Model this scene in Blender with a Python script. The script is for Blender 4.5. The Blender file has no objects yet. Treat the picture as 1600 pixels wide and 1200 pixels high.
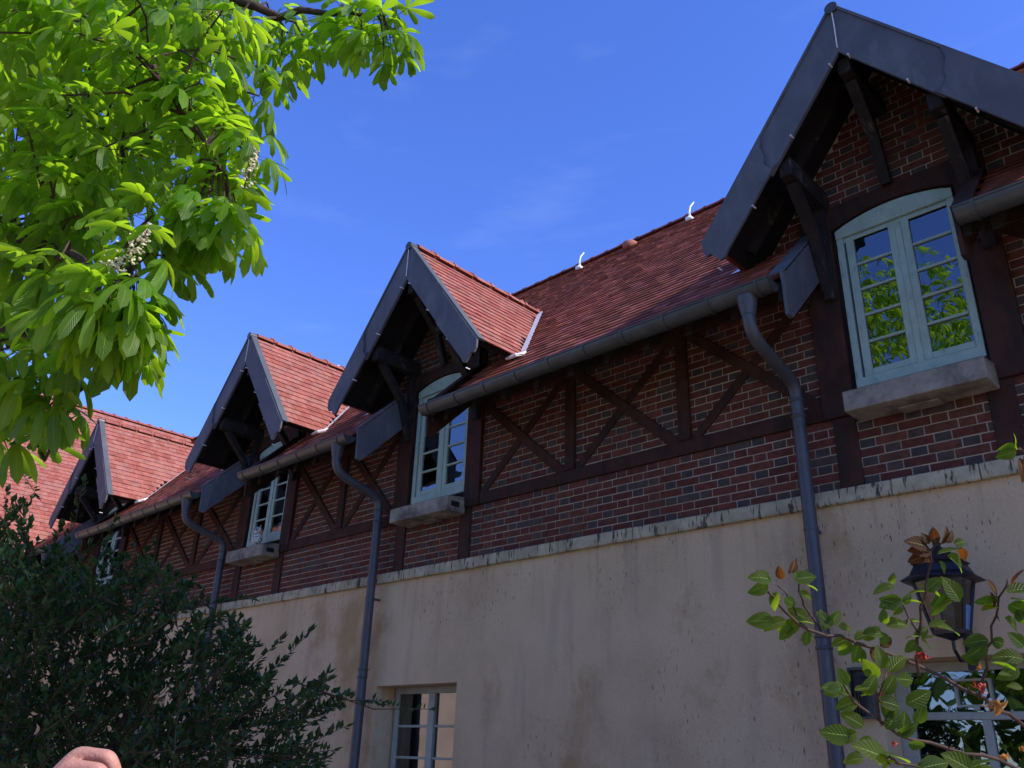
import bpy, bmesh, math, random
import numpy as np
from mathutils import Matrix, Vector
random.seed(7); rng = np.random.default_rng(7)
PI = math.pi; rad = math.radians
S = bpy.context.scene
COL = S.collection

# ------------------------------------------------------------------ camera
FPX = 1334.99                      # focal length in pixels of a 1600 px wide picture
PITCH, ROLL, YAW = 23.8094, 2.0392, 44.6802
CAM = np.array([1.868, -6.3286, 1.6])
def _rot():
    a, b, c = rad(PITCH + 90), rad(ROLL), rad(YAW)
    Rz = np.array([[math.cos(c), -math.sin(c), 0], [math.sin(c), math.cos(c), 0], [0, 0, 1]])
    Rx = np.array([[1, 0, 0], [0, math.cos(a), -math.sin(a)], [0, math.sin(a), math.cos(a)]])
    Rr = np.array([[math.cos(b), -math.sin(b), 0], [math.sin(b), math.cos(b), 0], [0, 0, 1]])
    return Rz @ Rx @ Rr
ROT = _rot()
def at(x, y, t):                   # point seen at (x, y) of the 1600x1200 photograph, t metres deep
    return CAM + ROT @ np.array([(x - 800) / FPX, -(y - 600) / FPX, -1.0]) * t
def seen(p):                       # picture position and depth of a world point
    q = (np.asarray(p) - CAM) @ ROT
    if q[2] > -0.05: return -9999, -9999, -1
    return 800 + FPX * q[0] / -q[2], 600 - FPX * q[1] / -q[2], -q[2]
cd = bpy.data.cameras.new('camera'); cam = bpy.data.objects.new('camera', cd); COL.objects.link(cam)
M4 = Matrix([list(ROT[i]) + [CAM[i]] for i in range(3)] + [[0, 0, 0, 1]])
cam.matrix_world = M4
cd.sensor_width = 36; cd.lens = FPX / 1600 * 36; cd.clip_end = 2000; cd.clip_start = 0.02
S.camera = cam

# ------------------------------------------------------------------ sky, sun, exposure
SUN_EL, SUN_AZ = 38.0, 13.0         # azimuth from +X towards +Y
sdir = Vector((math.cos(rad(SUN_EL)) * math.cos(rad(SUN_AZ)), math.cos(rad(SUN_EL)) * math.sin(rad(SUN_AZ)), math.sin(rad(SUN_EL))))
w = bpy.data.worlds.new('World'); S.world = w; w.use_nodes = True
nt = w.node_tree; nt.nodes.clear()
sky = nt.nodes.new('ShaderNodeTexSky'); sky.sky_type = 'NISHITA'; sky.sun_disc = False
sky.sun_elevation = rad(SUN_EL); sky.sun_rotation = rad(90 - SUN_AZ)
sky.air_density = 1.0; sky.dust_density = 0.15; sky.ozone_density = 3.0; sky.altitude = 200
hs = nt.nodes.new('ShaderNodeHueSaturation'); hs.inputs['Saturation'].default_value = 1.2; hs.inputs['Hue'].default_value = 0.512; hs.inputs['Value'].default_value = 1.38
# a few very thin high clouds
tc = nt.nodes.new('ShaderNodeTexCoord'); mp = nt.nodes.new('ShaderNodeMapping'); mp.inputs['Scale'].default_value = (1.2, 3.0, 9.0); mp.inputs['Rotation'].default_value = (0.15, 0.2, 0.6)
nz = nt.nodes.new('ShaderNodeTexNoise'); nz.inputs['Scale'].default_value = 2.2; nz.inputs['Detail'].default_value = 5; nz.inputs['Roughness'].default_value = 0.55
cr = nt.nodes.new('ShaderNodeValToRGB'); cr.color_ramp.elements[0].position = 0.60; cr.color_ramp.elements[1].position = 1.0
cr.color_ramp.elements[1].color = (0.10, 0.10, 0.10, 1)
mx = nt.nodes.new('ShaderNodeMixRGB'); mx.inputs[2].default_value = (4.5, 5.2, 6.2, 1)
bg = nt.nodes.new('ShaderNodeBackground'); bg.inputs['Strength'].default_value = 0.15
wo = nt.nodes.new('ShaderNodeOutputWorld')
L = nt.links.new
gm = nt.nodes.new('ShaderNodeMixRGB'); gm.blend_type = 'MULTIPLY'; gm.inputs[0].default_value = 1; gm.inputs[2].default_value = (.66, .76, 1.14, 1)
ga = nt.nodes.new('ShaderNodeGamma'); ga.inputs[1].default_value = .90
L(sky.outputs[0], ga.inputs[0]); L(ga.outputs[0], hs.inputs['Color']); L(tc.outputs['Generated'], mp.inputs[0]); L(mp.outputs[0], nz.inputs['Vector'])
L(nz.outputs[0], cr.inputs[0]); L(cr.outputs[0], mx.inputs[0]); L(hs.outputs[0], gm.inputs[1]); L(gm.outputs[0], mx.inputs[1]); L(mx.outputs[0], bg.inputs[0]); L(bg.outputs[0], wo.inputs[0])
sl = bpy.data.lights.new('sun', 'SUN'); sl.energy = 3.2; sl.angle = rad(0.53); sl.color = (1.0, 0.93, 0.83)
so = bpy.data.objects.new('sun', sl); COL.objects.link(so); so.rotation_euler = sdir.to_track_quat('Z', 'Y').to_euler(); so.location = (20, 0, 30)
S.view_settings.view_transform = 'Standard'; S.view_settings.look = 'None'; S.view_settings.gamma = 1.0; S.view_settings.exposure = 0.64
S.view_settings.use_curve_mapping = False
S.render.engine = 'CYCLES'
S.cycles.max_bounces = 6; S.cycles.transparent_max_bounces = 12

# ------------------------------------------------------------------ materials
def nodes(name):
    m = bpy.data.materials.new(name); m.use_nodes = True; t = m.node_tree
    b = t.nodes['Principled BSDF']; return m, t, b
def ramp(t, fac, stops):
    r = t.nodes.new('ShaderNodeValToRGB'); el = r.color_ramp.elements
    while len(el) < len(stops): el.new(0.5)
    for e, (p, c) in zip(el, stops): e.position = p; e.color = tuple(c) + (1,) if len(c) == 3 else c
    t.links.new(fac, r.inputs[0]); return r.outputs[0]
def noise(t, scale, detail=4, rough=0.6, vec=None, mapscale=None, out=0):
    n = t.nodes.new('ShaderNodeTexNoise'); n.inputs['Scale'].default_value = scale; n.inputs['Detail'].default_value = detail; n.inputs['Roughness'].default_value = rough
    if vec is None:
        g = t.nodes.new('ShaderNodeNewGeometry'); vec = g.outputs['Position']
    if mapscale:
        mm = t.nodes.new('ShaderNodeMapping'); mm.inputs['Scale'].default_value = mapscale; t.links.new(vec, mm.inputs[0]); vec = mm.outputs[0]
    t.links.new(vec, n.inputs['Vector']); return n.outputs[out]
def mix(t, fac, a, b, mode='MIX'):
    n = t.nodes.new('ShaderNodeMixRGB'); n.blend_type = mode
    for i, v in enumerate((fac, a, b)):
        if isinstance(v, (int, float)): n.inputs[i].default_value = v
        elif isinstance(v, tuple): n.inputs[i].default_value = v + (1,) if len(v) == 3 else v
        else: t.links.new(v, n.inputs[i])
    return n.outputs[0]
def bump(t, b, h, strength=0.3, dist=0.01):
    n = t.nodes.new('ShaderNodeBump'); n.inputs['Strength'].default_value = strength; n.inputs['Distance'].default_value = dist
    t.links.new(h, n.inputs['Height']); t.links.new(n.outputs[0], b.inputs['Normal'])
def simple(name, col, rough=0.8, var=0.25, scale=6, metal=0.0, bstr=0.15, bscale=60, dirt=None, spec=0.3):
    m, t, b = nodes(name)
    c2 = tuple(x * (1 - var) for x in col); c3 = tuple(min(1, x * (1 + var)) for x in col)
    c = ramp(t, noise(t, scale), [(0.3, c2), (0.7, c3)])
    if dirt:
        dcol, dlo, dhi, dsc, dmap = dirt
        f = ramp(t, noise(t, dsc, 6, 0.65, mapscale=dmap), [(dlo, (0, 0, 0)), (dhi, (1, 1, 1))])
        c = mix(t, f, c, dcol)
    t.links.new(c, b.inputs['Base Color']); b.inputs['Roughness'].default_value = rough; b.inputs['Metallic'].default_value = metal
    b.inputs['Specular IOR Level'].default_value = spec
    if bstr: bump(t, b, noise(t, bscale, 5), bstr)
    return m
MAT = {}
reds = [(.122, .040, .029), (.108, .035, .026), (.138, .047, .032), (.096, .034, .027), (.118, .048, .032)]
MAT['bricks'] = [simple('brick_red_%s' % 'abcde'[i], c, .85, .3, 14, bstr=.5, bscale=120, spec=.12, dirt=((.05, .035, .03), .50, .78, 3, (1, 1, 1))) for i, c in enumerate(reds)]
MAT['bricks'] += [simple('brick_dark_a', (.052, .041, .038), .75, .3, 14, bstr=.5, bscale=120), simple('brick_dark_b', (.068, .046, .038), .75, .3, 14, bstr=.5, bscale=120)]
MAT['mortar'] = simple('mortar', (.40, .34, .25), .95, .25, 3, dirt=((.13, .11, .07), .48, .72, 1.3, (1, 1, 1)), bstr=.4)
MAT['timber'] = simple('painted_timber', (.052, .023, .015), .7, .35, 5, bstr=.5, bscale=40, dirt=((.022, .018, .016), .45, .7, 9, (1, 1, .2)), spec=.15)
MAT['timber_old'] = simple('weathered_timber', (.020, .015, .013), .8, .4, 6, bstr=.6, bscale=40, dirt=((.13, .11, .10), .58, .75, 14, (1, .3, .3)))
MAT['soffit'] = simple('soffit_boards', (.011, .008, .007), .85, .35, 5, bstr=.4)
MAT['slate_paint'] = simple('slate_blue_sheet', (.098, .102, .112), .68, .15, 3, bstr=.12, bscale=8, spec=.25, dirt=((.17, .18, .18), .52, .85, 5, (1, 1, .35)))
MAT['zinc'] = simple('grey_zinc', (.075, .080, .076), .42, .2, 7, metal=.35, bstr=.1, bscale=20, dirt=((.06, .065, .05), .45, .75, 6, (1, 1, 1)), spec=.5)
MAT['pipe'] = simple('blue_grey_pipe_paint', (.060, .062, .068), .45, .15, 5, bstr=.06, bscale=15, spec=.5, dirt=((.14, .13, .11), .6, .85, 10, (1, 1, .4)))
MAT['lead'] = simple('pale_lead', (.80, .77, .74), .5, .12, 10, bstr=.1, spec=.5)
MAT['white'] = simple('white_metal', (.8, .8, .8), .4, .05, 10, bstr=0)
MAT['stone'] = simple('sill_stone', (.26, .235, .185), .9, .3, 6, bstr=.5, bscale=50, dirt=((.07, .065, .06), .45, .72, 5, (1, 1, 1)))
MAT['frame'] = simple('pale_green_paint', (.33, .44, .37), .55, .12, 8, bstr=.15, bscale=60, dirt=((.16, .21, .18), .58, .75, 25, (1, 1, .25)))
MAT['frame_white'] = simple('ivory_paint', (.33, .34, .28), .55, .1, 8, bstr=.15)
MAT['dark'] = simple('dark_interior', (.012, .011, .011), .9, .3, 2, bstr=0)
MAT['iron'] = simple('black_iron', (.013, .012, .016), .45, .3, 12, bstr=.2, spec=.5)
MAT['hookm'] = simple('bright_zinc', (.85, .85, .85), .35, .05, 12, bstr=0, spec=.6)
tilec = [(.37, .125, .092), (.33, .102, .075), (.40, .150, .112), (.26, .078, .060), (.36, .150, .115), (.20, .058, .048), (.265, .080, .044), (.215, .066, .037), (.170, .054, .033)]
MAT['tiles'] = [simple('clay_tile_%s' % 'abcdefghi'[i], c, .75, .22, 9, bstr=.3, bscale=90, spec=.15, dirt=((.10, .055, .045), .55, .85, 7, (1, 1, 1))) for i, c in enumerate(tilec)]
def plaster():
    m, t, b = nodes('stained_plaster')
    c = ramp(t, noise(t, .9, 6, .6), [(.3, (.46, .345, .20)), (.5, (.57, .43, .255)), (.72, (.63, .485, .295))])
    f = ramp(t, noise(t, .8, 8, .7, mapscale=(1.0, 1, .7)), [(.53, (0, 0, 0)), (.64, (.8, .8, .8))])
    c = mix(t, f, c, (.37, .25, .11))                                        # ochre patches
    f = ramp(t, noise(t, 1.0, 5, .55, mapscale=(4.5, 1, .55)), [(.54, (0, 0, 0)), (.78, (.45, .45, .45))])
    c = mix(t, f, c, (.30, .235, .175))                                       # soft vertical washes
    f = ramp(t, noise(t, 1.0, 3, .5, mapscale=(60, 1, 13)), [(.64, (0, 0, 0)), (.67, (.95, .95, .95))])
    g = ramp(t, noise(t, .7, 2, .5), [(.47, (0, 0, 0)), (.56, (1, 1, 1))])
    f2 = mix(t, 1.0, f, g, 'MULTIPLY')
    gz = t.nodes.new('ShaderNodeNewGeometry'); sz = t.nodes.new('ShaderNodeSeparateXYZ'); t.links.new(gz.outputs['Position'], sz.inputs[0])
    mz = t.nodes.new('ShaderNodeMapRange'); mz.inputs[1].default_value = 2.75; mz.inputs[2].default_value = 3.5; t.links.new(sz.outputs[2], mz.inputs[0])
    dr = ramp(t, noise(t, 1.0, 4, .6, mapscale=(16, 1, .5)), [(.54, (0, 0, 0)), (.68, (.28, .28, .28))])
    c = mix(t, mix(t, 1.0, dr, mz.outputs[0], 'MULTIPLY'), c, (.20, .155, .10))        # runs below the ledge
    fg = ramp(t, noise(t, 55, 5, .7), [(.35, (.86, .86, .86)), (.65, (1, 1, 1))]); c = mix(t, 1.0, c, fg, 'MULTIPLY')   # grit
    c = mix(t, f2, c, (.07, .055, .04))                                      # small black runs
    t.links.new(c, b.inputs['Base Color']); b.inputs['Roughness'].default_value = .93; b.inputs['Specular IOR Level'].default_value = .15
    bump(t, b, mix(t, .5, noise(t, 7, 5), noise(t, 90, 4)), .35, .012); return m
MAT['plaster'] = plaster()
MAT['pink'] = simple('pink_plaster', (.62, .46, .36), .9, .12, 1.5, bstr=.3, dirt=((.40, .28, .2), .55, .8, 1.2, (1, 1, .5)))
def ledge_mat():
    m, t, b = nodes('ledge_limestone')
    c = ramp(t, noise(t, 5, 6), [(.3, (.32, .285, .185)), (.7, (.50, .45, .30))])
    f = ramp(t, noise(t, 1.0, 5, .6, mapscale=(38, 9, 7)), [(.55, (0, 0, 0)), (.62, (.95, .95, .95))])
    c = mix(t, f, c, (.045, .04, .03))
    f = ramp(t, noise(t, 3, 4), [(.5, (0, 0, 0)), (.75, (.7, .7, .7))]); c = mix(t, f, c, (.19, .18, .11))
    t.links.new(c, b.inputs['Base Color']); b.inputs['Roughness'].default_value = .92; b.inputs['Specular IOR Level'].default_value = .1
    bump(t, b, noise(t, 40, 5), .5, .01); return m
MAT['ledge'] = ledge_mat()
def glass_mat():
    m = bpy.data.materials.new('window_glass'); m.use_nodes = True; t = m.node_tree; t.nodes.clear()
    o = t.nodes.new('ShaderNodeOutputMaterial'); mxs = t.nodes.new('ShaderNodeMixShader')
    tr = t.nodes.new('ShaderNodeBsdfTransparent'); tr.inputs[0].default_value = (.75, .8, .78, 1)
    gl = t.nodes.new('ShaderNodeBsdfGlossy'); gl.inputs['Roughness'].default_value = 0.01; gl.inputs['Color'].default_value = (.9, .93, .95, 1)
    fr = t.nodes.new('ShaderNodeFresnel'); fr.inputs['IOR'].default_value = 2.6
    bp = t.nodes.new('ShaderNodeBump'); bp.inputs['Strength'].default_value = .09; bp.inputs['Distance'].default_value = .01
    t.links.new(noise(t, 3, 2), bp.inputs['Height']); t.links.new(bp.outputs[0], gl.inputs['Normal'])
    t.links.new(fr.outputs[0], mxs.inputs[0]); t.links.new(tr.outputs[0], mxs.inputs[1]); t.links.new(gl.outputs[0], mxs.inputs[2]); t.links.new(mxs.outputs[0], o.inputs[0])
    return m
MAT['glass'] = glass_mat()
MAT['smoky'] = MAT['glass'].copy(); MAT['smoky'].name = 'dusty_lantern_glass'
for n_ in MAT['smoky'].node_tree.nodes:
    if n_.type == 'BSDF_TRANSPARENT': n_.inputs[0].default_value = (.42, .43, .42, 1)
    if n_.type == 'FRESNEL': n_.inputs[0].default_value = 1.5
def leaf_mat(name, c0, c1, trans, tmix=.45, veins=0, gloss=.35, rough=.4):
    m = bpy.data.materials.new(name); m.use_nodes = True; t = m.node_tree; b = t.nodes['Principled BSDF']; o = t.nodes['Material Output']
    oi = t.nodes.new('ShaderNodeNewGeometry')
    c = ramp(t, noise(t, 4, 3), [(.3, c0), (.7, c1)])
    hn = t.nodes.new('ShaderNodeHueSaturation'); mr = t.nodes.new('ShaderNodeMapRange'); mr.inputs[3].default_value = .75; mr.inputs[4].default_value = 1.3
    t.links.new(oi.outputs['Random Per Island'], mr.inputs[0]); t.links.new(mr.outputs[0], hn.inputs['Value']); t.links.new(c, hn.inputs['Color']); c = hn.outputs[0]
    tcol = mix(t, 1.0, c, trans, 'MULTIPLY')
    tl = t.nodes.new('ShaderNodeBsdfTranslucent'); ms = t.nodes.new('ShaderNodeMixShader'); ms.inputs[0].default_value = tmix
    if veins:
        uv = t.nodes.new('ShaderNodeUVMap'); sp = t.nodes.new('ShaderNodeSeparateXYZ'); t.links.new(uv.outputs[0], sp.inputs[0])
        def mth(op, a, bb=None):
            n = t.nodes.new('ShaderNodeMath'); n.operation = op
            for i, v in enumerate((a, bb)):
                if v is None: continue
                if isinstance(v, (int, float)): n.inputs[i].default_value = v
                else: t.links.new(v, n.inputs[i])
            return n.outputs[0]
        au = mth('ABSOLUTE', sp.outputs[0])
        ph = mth('SUBTRACT', mth('MULTIPLY', sp.outputs[1], 100.0), mth('MULTIPLY', au, 14.0))
        sn = mth('SINE', ph)
        bump(t, b, sn, .35, .003)
        vf = ramp(t, sn, [(.75, (0, 0, 0)), (.98, (.22, .22, .22))]); c = mix(t, vf, c, tuple(min(1, x * 1.6 + .02) for x in c1))
        mf = ramp(t, au, [(.02, (.7, .7, .7)), (.06, (0, 0, 0))]); c = mix(t, mf, c, (.30, .40, .10))
    t.links.new(c, b.inputs['Base Color']); b.inputs['Roughness'].default_value = rough; b.inputs['Specular IOR Level'].default_value = gloss
    t.links.new(tcol, tl.inputs[0]); t.links.new(b.outputs[0], ms.inputs[1]); t.links.new(tl.outputs[0], ms.inputs[2]); t.links.new(ms.outputs[0], o.inputs[0])
    return m
MAT['chestnut'] = leaf_mat('chestnut_leaf', (.045, .105, .012), (.082, .165, .020), (9.5, 7.2, 1.6), .44, veins=1)
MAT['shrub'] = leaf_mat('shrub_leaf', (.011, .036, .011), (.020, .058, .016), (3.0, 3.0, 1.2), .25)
MAT['shrub_far'] = leaf_mat('tree_leaf', (.05, .10, .02), (.08, .15, .03), (3.0, 3.0, 1.2), .35)
MAT['rose'] = leaf_mat('rose_leaf', (.013, .027, .007), (.024, .045, .010), (26.0, 21.0, 2.5), .34, veins=1, gloss=.15, rough=.55)
MAT['rose_red'] = leaf_mat('rose_young_leaf', (.030, .014, .010), (.060, .030, .012), (9.0, 5.5, 1.0), .32, veins=1, gloss=.15, rough=.6)
MAT['rose_dry'] = leaf_mat('rose_faded_leaf', (.35, .18, .05), (.50, .28, .08), (1.8, 1.5, 1.0), .4)
MAT['bud'] = simple('rose_bud_red', (.42, .07, .05), .6, .3, 60, bstr=.1)
MAT['bark'] = simple('bark', (.070, .045, .032), .9, .4, 12, bstr=.6, bscale=40)
MAT['cane'] = simple('rose_cane', (.060, .032, .022), .6, .4, 25, bstr=.2)
MAT['flower'] = simple('cream_blossom', (.75, .68, .50), .7, .15, 60, bstr=0)
MAT['skin'] = simple('skin', (.52, .245, .175), .5, .12, 30, bstr=.25, bscale=220, spec=.4)
MAT['owl'] = simple('speckled_owl', (.20, .19, .18), .8, .2, 20, dirt=((.72, .72, .70), .48, .52, 45, (1, 1, 1)))
def ground_mat():
    m, t, b = nodes('pale_gravel')
    c = ramp(t, noise(t, 40, 6, .7), [(.3, (.32, .225, .15)), (.7, (.50, .37, .26))])
    f = ramp(t, noise(t, .35, 5, .6), [(.60, (0, 0, 0)), (.66, (1, 1, 1))]); c = mix(t, f, c, (.075, .095, .030))
    t.links.new(c, b.inputs['Base Color']); b.inputs['Roughness'].default_value = .95; bump(t, b, noise(t, 60, 4), .6, .02); return m
MAT['ground'] = ground_mat()

# ------------------------------------------------------------------ mesh helpers
class MB:
    def __init__(s): s.v = []; s.f = []; s.m = []; s.uv = []; s.n = 0
    def add(s, verts, faces, mi=0, uvs=None):
        verts = np.asarray(verts, float); s.v.append(verts)
        for i, f in enumerate(faces):
            s.f.append(tuple(a + s.n for a in f)); s.m.append(mi if isinstance(mi, int) else mi[i])
        if uvs is not None: s.uv.append(np.asarray(uvs, float))
        s.n += len(verts)
    def box(s, x0, x1, y0, y1, z0, z1, mi=0):
        s.add([(x0,y0,z0),(x1,y0,z0),(x1,y1,z0),(x0,y1,z0),(x0,y0,z1),(x1,y0,z1),(x1,y1,z1),(x0,y1,z1)],
              [(0,3,2,1),(4,5,6,7),(0,1,5,4),(1,2,6,5),(2,3,7,6),(3,0,4,7)], mi)
    def obox(s, o, a, b, c, mi=0):        # corner o and three edge vectors
        o, a, b, c = (np.asarray(q, float) for q in (o, a, b, c))
        if np.dot(np.cross(a, b), c) < 0: a, b = b, a
        s.add([o, o+a, o+a+b, o+b, o+c, o+a+c, o+a+b+c, o+b+c], [(0,3,2,1),(4,5,6,7),(0,1,5,4),(1,2,6,5),(2,3,7,6),(3,0,4,7)], mi)
    def bar(s, p, q, w, h, up=(0, 0, 1), mi=0):   # beam from p to q, centred
        p, q = np.asarray(p, float), np.asarray(q, float); d = q - p; d /= np.linalg.norm(d)
        r = np.cross(d, up); r /= np.linalg.norm(r); u = np.cross(r, d)
        s.obox(p - r*w/2 - u*h/2, q - p, r*w, u*h, mi)
    def prism(s, pts, axis, lo, hi, mi=0):  # polygon extruded along an axis; pts are in the other two axes
        def P(a, b, c): return {'x': (c, a, b), 'y': (a, c, b), 'z': (a, b, c)}[axis]
        n = len(pts); v = [P(a, b, lo) for a, b in pts] + [P(a, b, hi) for a, b in pts]
        f = [tuple(range(n)), tuple(range(2*n-1, n-1, -1))] + [(i, i+n, (i+1) % n + n, (i+1) % n) for i in range(n)]
        s.add(v, f, mi)
    def tube(s, pts, r, n=8, mi=0, cap=True):
        pts = [np.asarray(p, float) for p in pts]; rs = r if hasattr(r, '__len__') else [r]*len(pts)
        ref = np.array([0.31, 0.17, .93]); V = []
        for i, p in enumerate(pts):
            d = pts[min(i+1, len(pts)-1)] - pts[max(i-1, 0)]; d /= (np.linalg.norm(d) + 1e-9)
            if abs(np.dot(d, ref)) > .97: ref = np.array([.93, .2, .1])
            a = np.cross(d, ref); a /= np.linalg.norm(a); b = np.cross(d, a)
            for k in range(n): V.append(p + rs[i]*(a*math.cos(2*PI*k/n) + b*math.sin(2*PI*k/n)))
        F = [(i*n+k, i*n+(k+1) % n, (i+1)*n+(k+1) % n, (i+1)*n+k) for i in range(len(pts)-1) for k in range(n)]
        if cap: F += [tuple(range(n-1, -1, -1)), tuple((len(pts)-1)*n + k for k in range(n))]
        s.add(V, F, mi)
    def ball(s, c, r, n=8, m=5, mi=0, sc=(1, 1, 1)):
        V = [np.array(c) + np.array([0, 0, r*sc[2]])]
        for i in range(1, m):
            for k in range(n): V.append(np.array(c) + r*np.array([sc[0]*math.sin(PI*i/m)*math.cos(2*PI*k/n), sc[1]*math.sin(PI*i/m)*math.sin(2*PI*k/n), sc[2]*math.cos(PI*i/m)]))
        V.append(np.array(c) - np.array([0, 0, r*sc[2]]))
        F = [(0, 1+k, 1+(k+1) % n) for k in range(n)]
        for i in range(m-2):
            F += [(1+i*n+k, 1+(i+1)*n+k, 1+(i+1)*n+(k+1) % n, 1+i*n+(k+1) % n) for k in range(n)]
        F += [(len(V)-1, 1+(m-2)*n+(k+1) % n, 1+(m-2)*n+k) for k in range(n)]
        s.add(V, F, mi)
    def mesh(s, name, mats, smooth=False):
        me = bpy.data.meshes.new(name); v = np.concatenate(s.v) if s.v else np.zeros((0, 3))
        me.from_pydata(v.tolist(), [], s.f)
        for m in (mats if isinstance(mats, list) else [mats]): me.materials.append(m)
        me.polygons.foreach_set('material_index', s.m)
        if smooth: me.polygons.foreach_set('use_smooth', [True]*len(s.f))
        if s.uv:
            uv = np.concatenate(s.uv); ul = me.uv_layers.new(name='UVMap')
            li = np.zeros(len(me.loops), dtype=np.int32); me.loops.foreach_get('vertex_index', li)
            ul.data.foreach_set('uv', uv[li].ravel())
        me.update(); return me
    def build(s, name, mats, parent=None, smooth=False, **kw):
        return link(name, s.mesh(name, mats, smooth), parent, **kw)
def link(name, me, parent=None, loc=None, mat=None, **kw):
    o = bpy.data.objects.new(name, me); COL.objects.link(o)
    if parent is not None: o.parent = parent
    if mat is not None: o.matrix_world = mat
    if loc is not None: o.location = loc
    for k, v in kw.items(): o[k] = v
    return o
def thing(name, label, cat, loc=(0, 0, 0), group=None):
    o = bpy.data.objects.new(name, None); COL.objects.link(o); o.empty_display_size = .2
    o['label'] = label; o['category'] = cat
    if group: o['group'] = group
    return o
def fix_normals(o):
    bm = bmesh.new(); bm.from_mesh(o.data); bmesh.ops.recalc_face_normals(bm, faces=bm.faces); bm.to_mesh(o.data); bm.free()
    return o
def bevel(o, w=.006, seg=2):
    m = o.modifiers.new('bevel', 'BEVEL'); m.width = w; m.segments = seg; m.limit_method = 'ANGLE'; return o

# ------------------------------------------------------------------ ground
g = MB(); N = 24
xs = np.linspace(-150, 150, N)
V = [(x, y, -.002*0 + (0.0 if abs(x) < 40 and abs(y) < 40 else .4*math.sin(x*.05)*math.cos(y*.04))) for y in xs for x in xs]
g.add(V, [(j*N+i, j*N+i+1, (j+1)*N+i+1, (j+1)*N+i) for j in range(N-1) for i in range(N-1)])
go = g.build('ground', MAT['ground'], kind='structure')

# ------------------------------------------------------------------ the house
A = [0.0, -5.5, -9.314, -15.0]                     # window bays
XL, XR = -24.5, 8.0
Z_LB, Z_LT = 3.487, 3.604                          # stone ledge
RB, RT = 4.185, 4.315                              # rail under the bracing
ZP = 5.36                                          # underside of the wall plate
RC = 5.845                                         # roof deck: z = RC + Y
def rz(y): return RC + y
RIDGE_Y = 4.05
DS, DAP, DF = 1.30, 7.445, -.755                   # dormer slope, deck apex height, front of the dormer roof
EH = 1.31                                          # dormer half width at the eaves
house = thing('house', 'long brick and timber house with red tiled roof and a row of pointed dormers', 'house')

# plastered ground floor with openings
opens = [(-6.38, -5.04, .9, 2.33), (-.67, 1.55, .25, 2.337), (-12.9, -11.6, .9, 2.33)]
pw = MB(); cuts = sorted(opens); x = XL
for (x0, x1, z0, z1) in cuts:
    pw.box(x, x0, 0, .35, -.1, Z_LB); pw.box(x0, x1, 0, .35, -.1, z0); pw.box(x0, x1, 0, .35, z1, Z_LB); x = x1
pw.box(x, XR, 0, .35, -.1, Z_LB)
pw.box(XL, XL+.35, .35, 8.0, -.1, 5.5); pw.box(XR-.35, XR, .35, 8.0, -.1, 5.5); pw.box(XL, XR, 7.9, 8.2, -.1, 5.5)
pw.build('plaster_wall', MAT['plaster'], house)
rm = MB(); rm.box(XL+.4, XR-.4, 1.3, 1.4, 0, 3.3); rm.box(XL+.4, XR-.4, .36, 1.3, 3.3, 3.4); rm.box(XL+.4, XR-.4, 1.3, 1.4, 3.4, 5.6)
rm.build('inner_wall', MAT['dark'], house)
# ledge of separate stones
x = XL
while x < XR:
    wl = random.uniform(.55, .95); m = MB(); m.box(x+.003, min(x+wl, XR)-.003, -.045+random.uniform(-.004, .004), .02, Z_LB+random.uniform(-.003, .003), Z_LT)
    o = m.build('ledge_stone', MAT['ledge'], house); bevel(o, .008, 1); x += wl

# brick backing with the window openings left out
bw = MB(); x = XL
WO = (-.56, .45, 4.31, 5.90)
for a in sorted(A):
    bw.box(x, a+WO[0], 0, .25, Z_LB, 5.62); bw.box(a+WO[0], a+WO[1], 0, .25, Z_LB, WO[2]); x = a+WO[1]
bw.box(x, XR, 0, .25, Z_LB, 5.62)
for a in A:
    top = lambda q: DAP - .10 - DS*abs(q)
    bw.prism([(a-1.12, 5.63), (a-.56, 5.63), (a-.56, 5.90), (a+.45, 5.90), (a+.45, 5.63), (a+1.12, 5.63), (a+1.12, top(1.12)), (a, top(0)), (a-1.12, top(1.12))], 'y', .001, .25)
fix_normals(bw.build('brick_backing', MAT['mortar'], house))

# bricks: Flemish bond
BH, BJ, STR, HD = .0625, .011, .228, .112
def brick_geo(w, h, d=.03, bev=.003):
    v = [(0,0,0),(w,0,0),(w,0,h),(0,0,h)]
    V = [(0, 0, 0), (w, 0, 0), (w, 0, h), (0, 0, h), (bev, -.0022, bev), (w-bev, -.0022, bev), (w-bev, -.0022, h-bev), (bev, -.0022, h-bev), (0, d, 0), (w, d, 0), (w, d, h), (0, d, h)]
    F = [(4,5,6,7),(0,1,5,4),(1,2,6,5),(2,3,7,6),(3,0,4,7),(8,9,1,0),(9,10,2,1),(10,11,3,2),(11,8,0,3)]
    return np.array(V), F
cands = []
row = 0; z = Z_LT + .004
while z < 7.3:
    off = (row % 2) * (STR+HD+2*BJ)/2 + random.uniform(-.006, .006); x = XL - off - .2; k = 0
    while x < XR:
        wb = STR if k % 2 == 0 else HD; cands.append((x, z, wb, k % 2, row)); x += wb + BJ; k += 1
    z += BH + BJ; row += 1
def in_wall(x0, x1, z0, z1):
    if z1 <= 5.60: return (x0, x1) if x0 > XL+.3 else None
    for a in A:
        lim = min(1.12, (DAP - .075 - z1)/DS)
        if lim > .05 and x1 > a-lim and x0 < a+lim: return max(x0, a-lim), min(x1, a+lim)
    return None
bricks = []
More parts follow.
